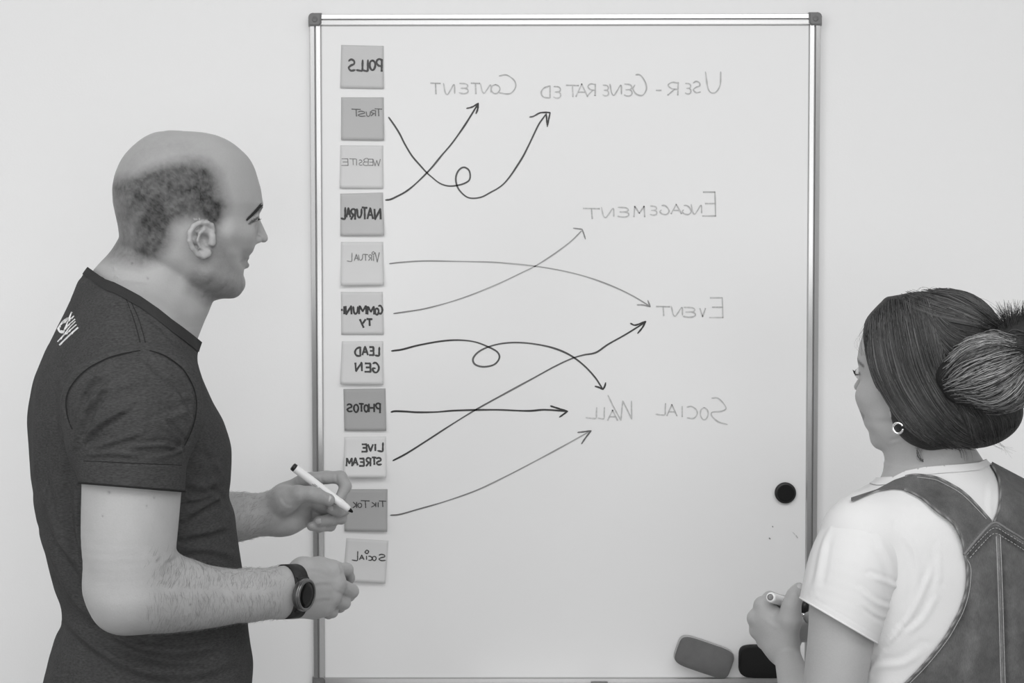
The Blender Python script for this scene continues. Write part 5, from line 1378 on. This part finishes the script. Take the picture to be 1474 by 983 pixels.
def strands(name, parent, fam, count, VN, rad, tone_f, m=16, jit=2.0, lift=(.0006, .0022), part=(0, 1), wav=1.2, kindstuff=True):
    """fam: list of guide polylines in px; strands interpolate between neighbours and lie on the hair mass"""
    G = []
    for g in fam:
        L = smooth_line(np.array(g, float), 3.0); d = np.r_[0, np.cumsum(np.linalg.norm(np.diff(L, axis=0), axis=1))]; t = np.linspace(0, d[-1], m)
        G.append(np.stack([np.interp(t, d, L[:, 0]), np.interp(t, d, L[:, 1])], 1))
    G = np.array(G); out = []; R_ = []; TN = []
    for i in range(count):
        s = RNG.random()*(len(G)-1); k = int(s); f = s-k
        P = G[k]*(1-f)+G[k+1]*f
        a = RNG.uniform(part[0], part[0]+.25*(part[1]-part[0])); b = RNG.uniform(part[1]-.35*(part[1]-part[0]), part[1])
        tt = np.linspace(a, b, m)*(m-1); P = np.stack([np.interp(tt, np.arange(m), P[:, j]) for j in (0, 1)], 1)
        ph = RNG.uniform(0, 6.28); nrm = np.stack([-np.gradient(P[:, 1]), np.gradient(P[:, 0])], 1); nrm /= np.maximum(np.linalg.norm(nrm, axis=1, keepdims=True), 1e-6)
        P = P+nrm*(RNG.normal(0, jit)+wav*np.sin(np.linspace(0, RNG.uniform(2, 6), m)+ph))[:, None]
        C = on_surface(VN[0], VN[1], P, RNG.uniform(*lift))
        if C is None or len(C) != m: continue
        dep = (C-CAM)@CF
        if np.abs(np.diff(dep)).max() > .02: continue
        for _ in range(2): C[1:-1] = (C[:-2]+2*C[1:-1]+C[2:])/4
        r = rad*RNG.uniform(.6, 1.4); out.append(C); R_.append(r*np.sin(np.linspace(.35, 2.9, m))**.5); tn = tone_f(s/(len(G)-1)); TN.append(np.full(m*3, tn)*np.repeat(1+.25*np.sin(np.linspace(0, 3.1, m)), 3))
    v, f = tubes(np.array(out), np.array(R_)); o = make(name, v, f, MT['hair'], parent, tone=np.concatenate(TN))
    if kindstuff: o['kind'] = 'stuff'
rnd = lambda lo, hi: (lambda s: RNG.uniform(lo, hi) if RNG.random() > .12 else RNG.uniform(hi, hi*1.7))
side = [[(1256, 458), (1249, 495), (1257, 535), (1277, 570), (1297, 604), (1322, 626), (1346, 640)], [(1262, 445), (1262, 500), (1275, 550), (1302, 596), (1335, 630), (1375, 646)],
        [(1277, 433), (1278, 490), (1292, 545), (1322, 595), (1360, 632), (1400, 645)], [(1294, 425), (1300, 480), (1316, 540), (1345, 590), (1384, 630), (1420, 638)], [(1314, 419), (1326, 470), (1340, 525), (1362, 570), (1392, 600), (1425, 625)],
        [(1332, 418), (1348, 460), (1356, 505), (1362, 545), (1376, 570), (1400, 585)]]
strands('hair_strand', woman, side, 1500, HM, .00050, rnd(.014, .085))
top = [[(1290, 428), (1330, 452), (1372, 462), (1416, 470), (1446, 488)], [(1305, 421), (1345, 434), (1390, 450), (1432, 472), (1450, 484)], [(1330, 418), (1372, 422), (1408, 440), (1434, 462), (1448, 480)], [(1355, 419), (1395, 426), (1420, 445), (1438, 470)]]
strands('hair_strand', woman, top, 520, HM, .00048, rnd(.014, .08))
mid = [[(1330, 450), (1352, 480), (1372, 498), (1402, 500)], [(1340, 440), (1370, 470), (1400, 480), (1440, 484)], [(1345, 490), (1362, 520), (1370, 545)]]
strands('hair_strand', woman, mid, 220, HM, .00048, rnd(.012, .07))
low = [[(1362, 560), (1385, 600), (1398, 640)], [(1385, 575), (1405, 610), (1412, 643)], [(1405, 580), (1428, 605), (1436, 636)], [(1432, 585), (1448, 600), (1452, 624)], [(1455, 575), (1464, 592), (1462, 612)]]
strands('hair_strand', woman, low, 520, HM, .00048, rnd(.008, .045))
bun = [[(1462, 492), (1430, 482), (1400, 486), (1372, 500)], [(1462, 496), (1430, 492), (1392, 504), (1362, 528)], [(1466, 502), (1430, 508), (1390, 522), (1358, 550)], [(1474, 512), (1440, 530), (1400, 546), (1360, 558)],
       [(1480, 522), (1450, 552), (1412, 568), (1372, 566)], [(1484, 530), (1468, 562), (1440, 582), (1400, 578)], [(1486, 540), (1478, 566), (1456, 584), (1432, 588)]]
strands('bun_strand', woman, bun, 900, HB, .00055, lambda s: RNG.uniform(.015, .11) if RNG.random() > .46 else RNG.uniform(.14, .42), lift=(.0006, .0060), jit=3.5, wav=2.2)
knot = [[(1446, 484), (1460, 478), (1480, 480)], [(1444, 494), (1462, 492), (1484, 496)], [(1452, 506), (1466, 500), (1486, 504)]]
strands('bun_strand', woman, knot, 140, HB, .0005, rnd(.008, .03))
# free ends: tuft above the knot, fly-away hairs, curl on the nape
ln = []; rr = []; tn = []
def free(P3, r, t, m=12):
    P = smooth_line(np.array(P3), .002); d = np.r_[0, np.cumsum(np.linalg.norm(np.diff(P, axis=0), axis=1))]; u = np.linspace(0, d[-1], m)
    C = np.stack([np.interp(u, d, P[:, j]) for j in range(3)], 1); ln.append(C); rr.append(r*np.linspace(1, .3, m)); tn.append(np.full(m*3, t))
for i in range(760):
    x0 = RNG.uniform(1445, 1490); y0 = RNG.uniform(466, 492); a = (x0-1462)*.55+RNG.normal(0, 7); h = RNG.uniform(16, 44)*(1-.3*abs(x0-1466)/25); yy = -.845+RNG.uniform(-.018, .018)
    free([hp(x0, y0, yy), hp(x0+a*.4, y0-h*.5, yy), hp(x0+a+RNG.normal(0, 2), y0-h, yy+RNG.normal(0, .006))], .00045, RNG.uniform(.008, .06))
v, f = tubes(np.array(ln), np.array(rr)); o = make('hair_tuft', v, f, MT['hair'], woman, tone=np.concatenate(tn)); o['kind'] = 'stuff'
ln = []; rr = []; tn = []
def fly(P, y, r=.00016, t=.05): free([hp(a, b, y+.004*i) for i, (a, b) in enumerate(P)], r, t, 18)
for i in range(16):
    x = RNG.uniform(1275, 1410); y = np.interp(x, [1260, 1314, 1371, 1416], [445, 420, 421, 440]); g = RNG.uniform(3, 9); l = RNG.uniform(25, 60)
    fly([(x, y+3), (x+l*.4, y-g+np.interp(x, [1260, 1340, 1420], [-2, 1, 10])), (x+l, y-g*.3+np.interp(x+l*.6, [1260, 1340, 1440], [-4, 2, 24]))], -.78)
for i in range(9):
    fly([(1256+RNG.normal(0, 2), 455+RNG.uniform(0, 10)), (1244+RNG.normal(0, 2), 475), (1238+RNG.normal(0, 3), 496), (1241+RNG.normal(0, 3), 512)], -.77, .00015)
for i in range(10):
    fly([(1425+RNG.normal(0, 8), 628), (1440+RNG.normal(0, 5), 640), (1452+RNG.normal(0, 6), 652+RNG.normal(0, 4))], -.79, .00018)
for i in range(20):                                           # curl on the nape
    j = RNG.normal(0, 2.5); k2 = RNG.uniform(.7, 1.25); fly([(1340+j, 634), (1332-8*k2+j, 645), (1332-11*k2, 655+j), (1332-3*k2, 655+9*k2), (1332+7*k2, 658+j*.5), (1333+8*k2, 648), (1333+2*k2, 643+j*.4)], -.806, .00015, .05)
for i in range(14):
    j = RNG.normal(0, 6); fly([(1378+j, 640), (1384+j, 652), (1386+j, 664)], -.80, .00018, .04)
for i in range(8):
    j = RNG.normal(0, 2); fly([(1310+j, 622), (1318+j, 636), (1330+j, 645)], -.81, .00018, .03)
v, f = tubes(np.array(ln), np.array(rr)); o = make('loose_hair', v, f, MT['hair'], woman, tone=np.concatenate(tn)); o['kind'] = 'stuff'

# ---- hoop earring
ec = W1(1293, 616, -.818); V = []; F = []; n1 = 40; n2 = 10
ea = Pv*.92+(-Rv)*.38; ea /= np.linalg.norm(ea)
for i in range(n1):
    a = math.radians(-75+330*i/(n1-1)+110)-.2; c = ec+(ea*math.cos(a)+np.array([0, 0, 1])*math.sin(a))*.0066; rad = ea*math.cos(a)+np.array([0, 0, 1])*math.sin(a); nn_ = np.cross(ea, [0, 0, 1.0])
    r = .0018*(.75+.25*math.sin(math.pi*i/(n1-1)))
    for j in range(n2):
        b = 2*math.pi*j/n2; V.append(c+rad*r*math.cos(b)+nn_*r*1.3*math.sin(b))
for i in range(n1-1):
    for j in range(n2): F.append((i*n2+j, i*n2+(j+1) % n2, (i+1)*n2+(j+1) % n2, (i+1)*n2+j))
F.append(tuple(range(n2))[::-1]); F.append(tuple(range((n1-1)*n2, n1*n2)))
make('earring', np.array(V), F, MT['chrome'], woman)

# ---- what she holds
a = W1(1109, 859.5, -.600); b = W1(1150, 873, -.505)
mw = thing('marker', tuple((a+b)/2), 'white capped marker poking out of the fist of the woman', 'marker')
make('barrel', *lathe([(0, .0054), (.0012, .0068), (.004, .0074), (.10, .0072), (.102, .0068)], a, b, 32), MT['white_pl'], mw)
make('end_plug', *lathe([(-.0006, .0030), (-.0008, .0044), (.0005, .0046)], a, b, 28), MT['steel'], mw)
a = W1(1153, 909, -.50); b = W1(1160, 866, -.49)
mb = thing('marker', tuple((a+b)/2), 'black marker with shiny rings held by the woman behind her raised arm', 'marker')
L_ = float(np.linalg.norm(b-a))
make('barrel', *lathe([(0, .0050), (.001, .0060), (L_*.5, .0062), (L_*.52, .0060)], a, b, 24), MT['black'], mb)
make('ring', *lathe([(L_*.50, .0060), (L_*.505, .0066), (L_*.60, .0066), (L_*.605, .0060)], a, b, 24), MT['chrome'], mb)
make('cap', *lathe([(L_*.60, .0062), (L_*.9, .0062), (L_, .0050)], a, b, 24), MT['black'], mb)
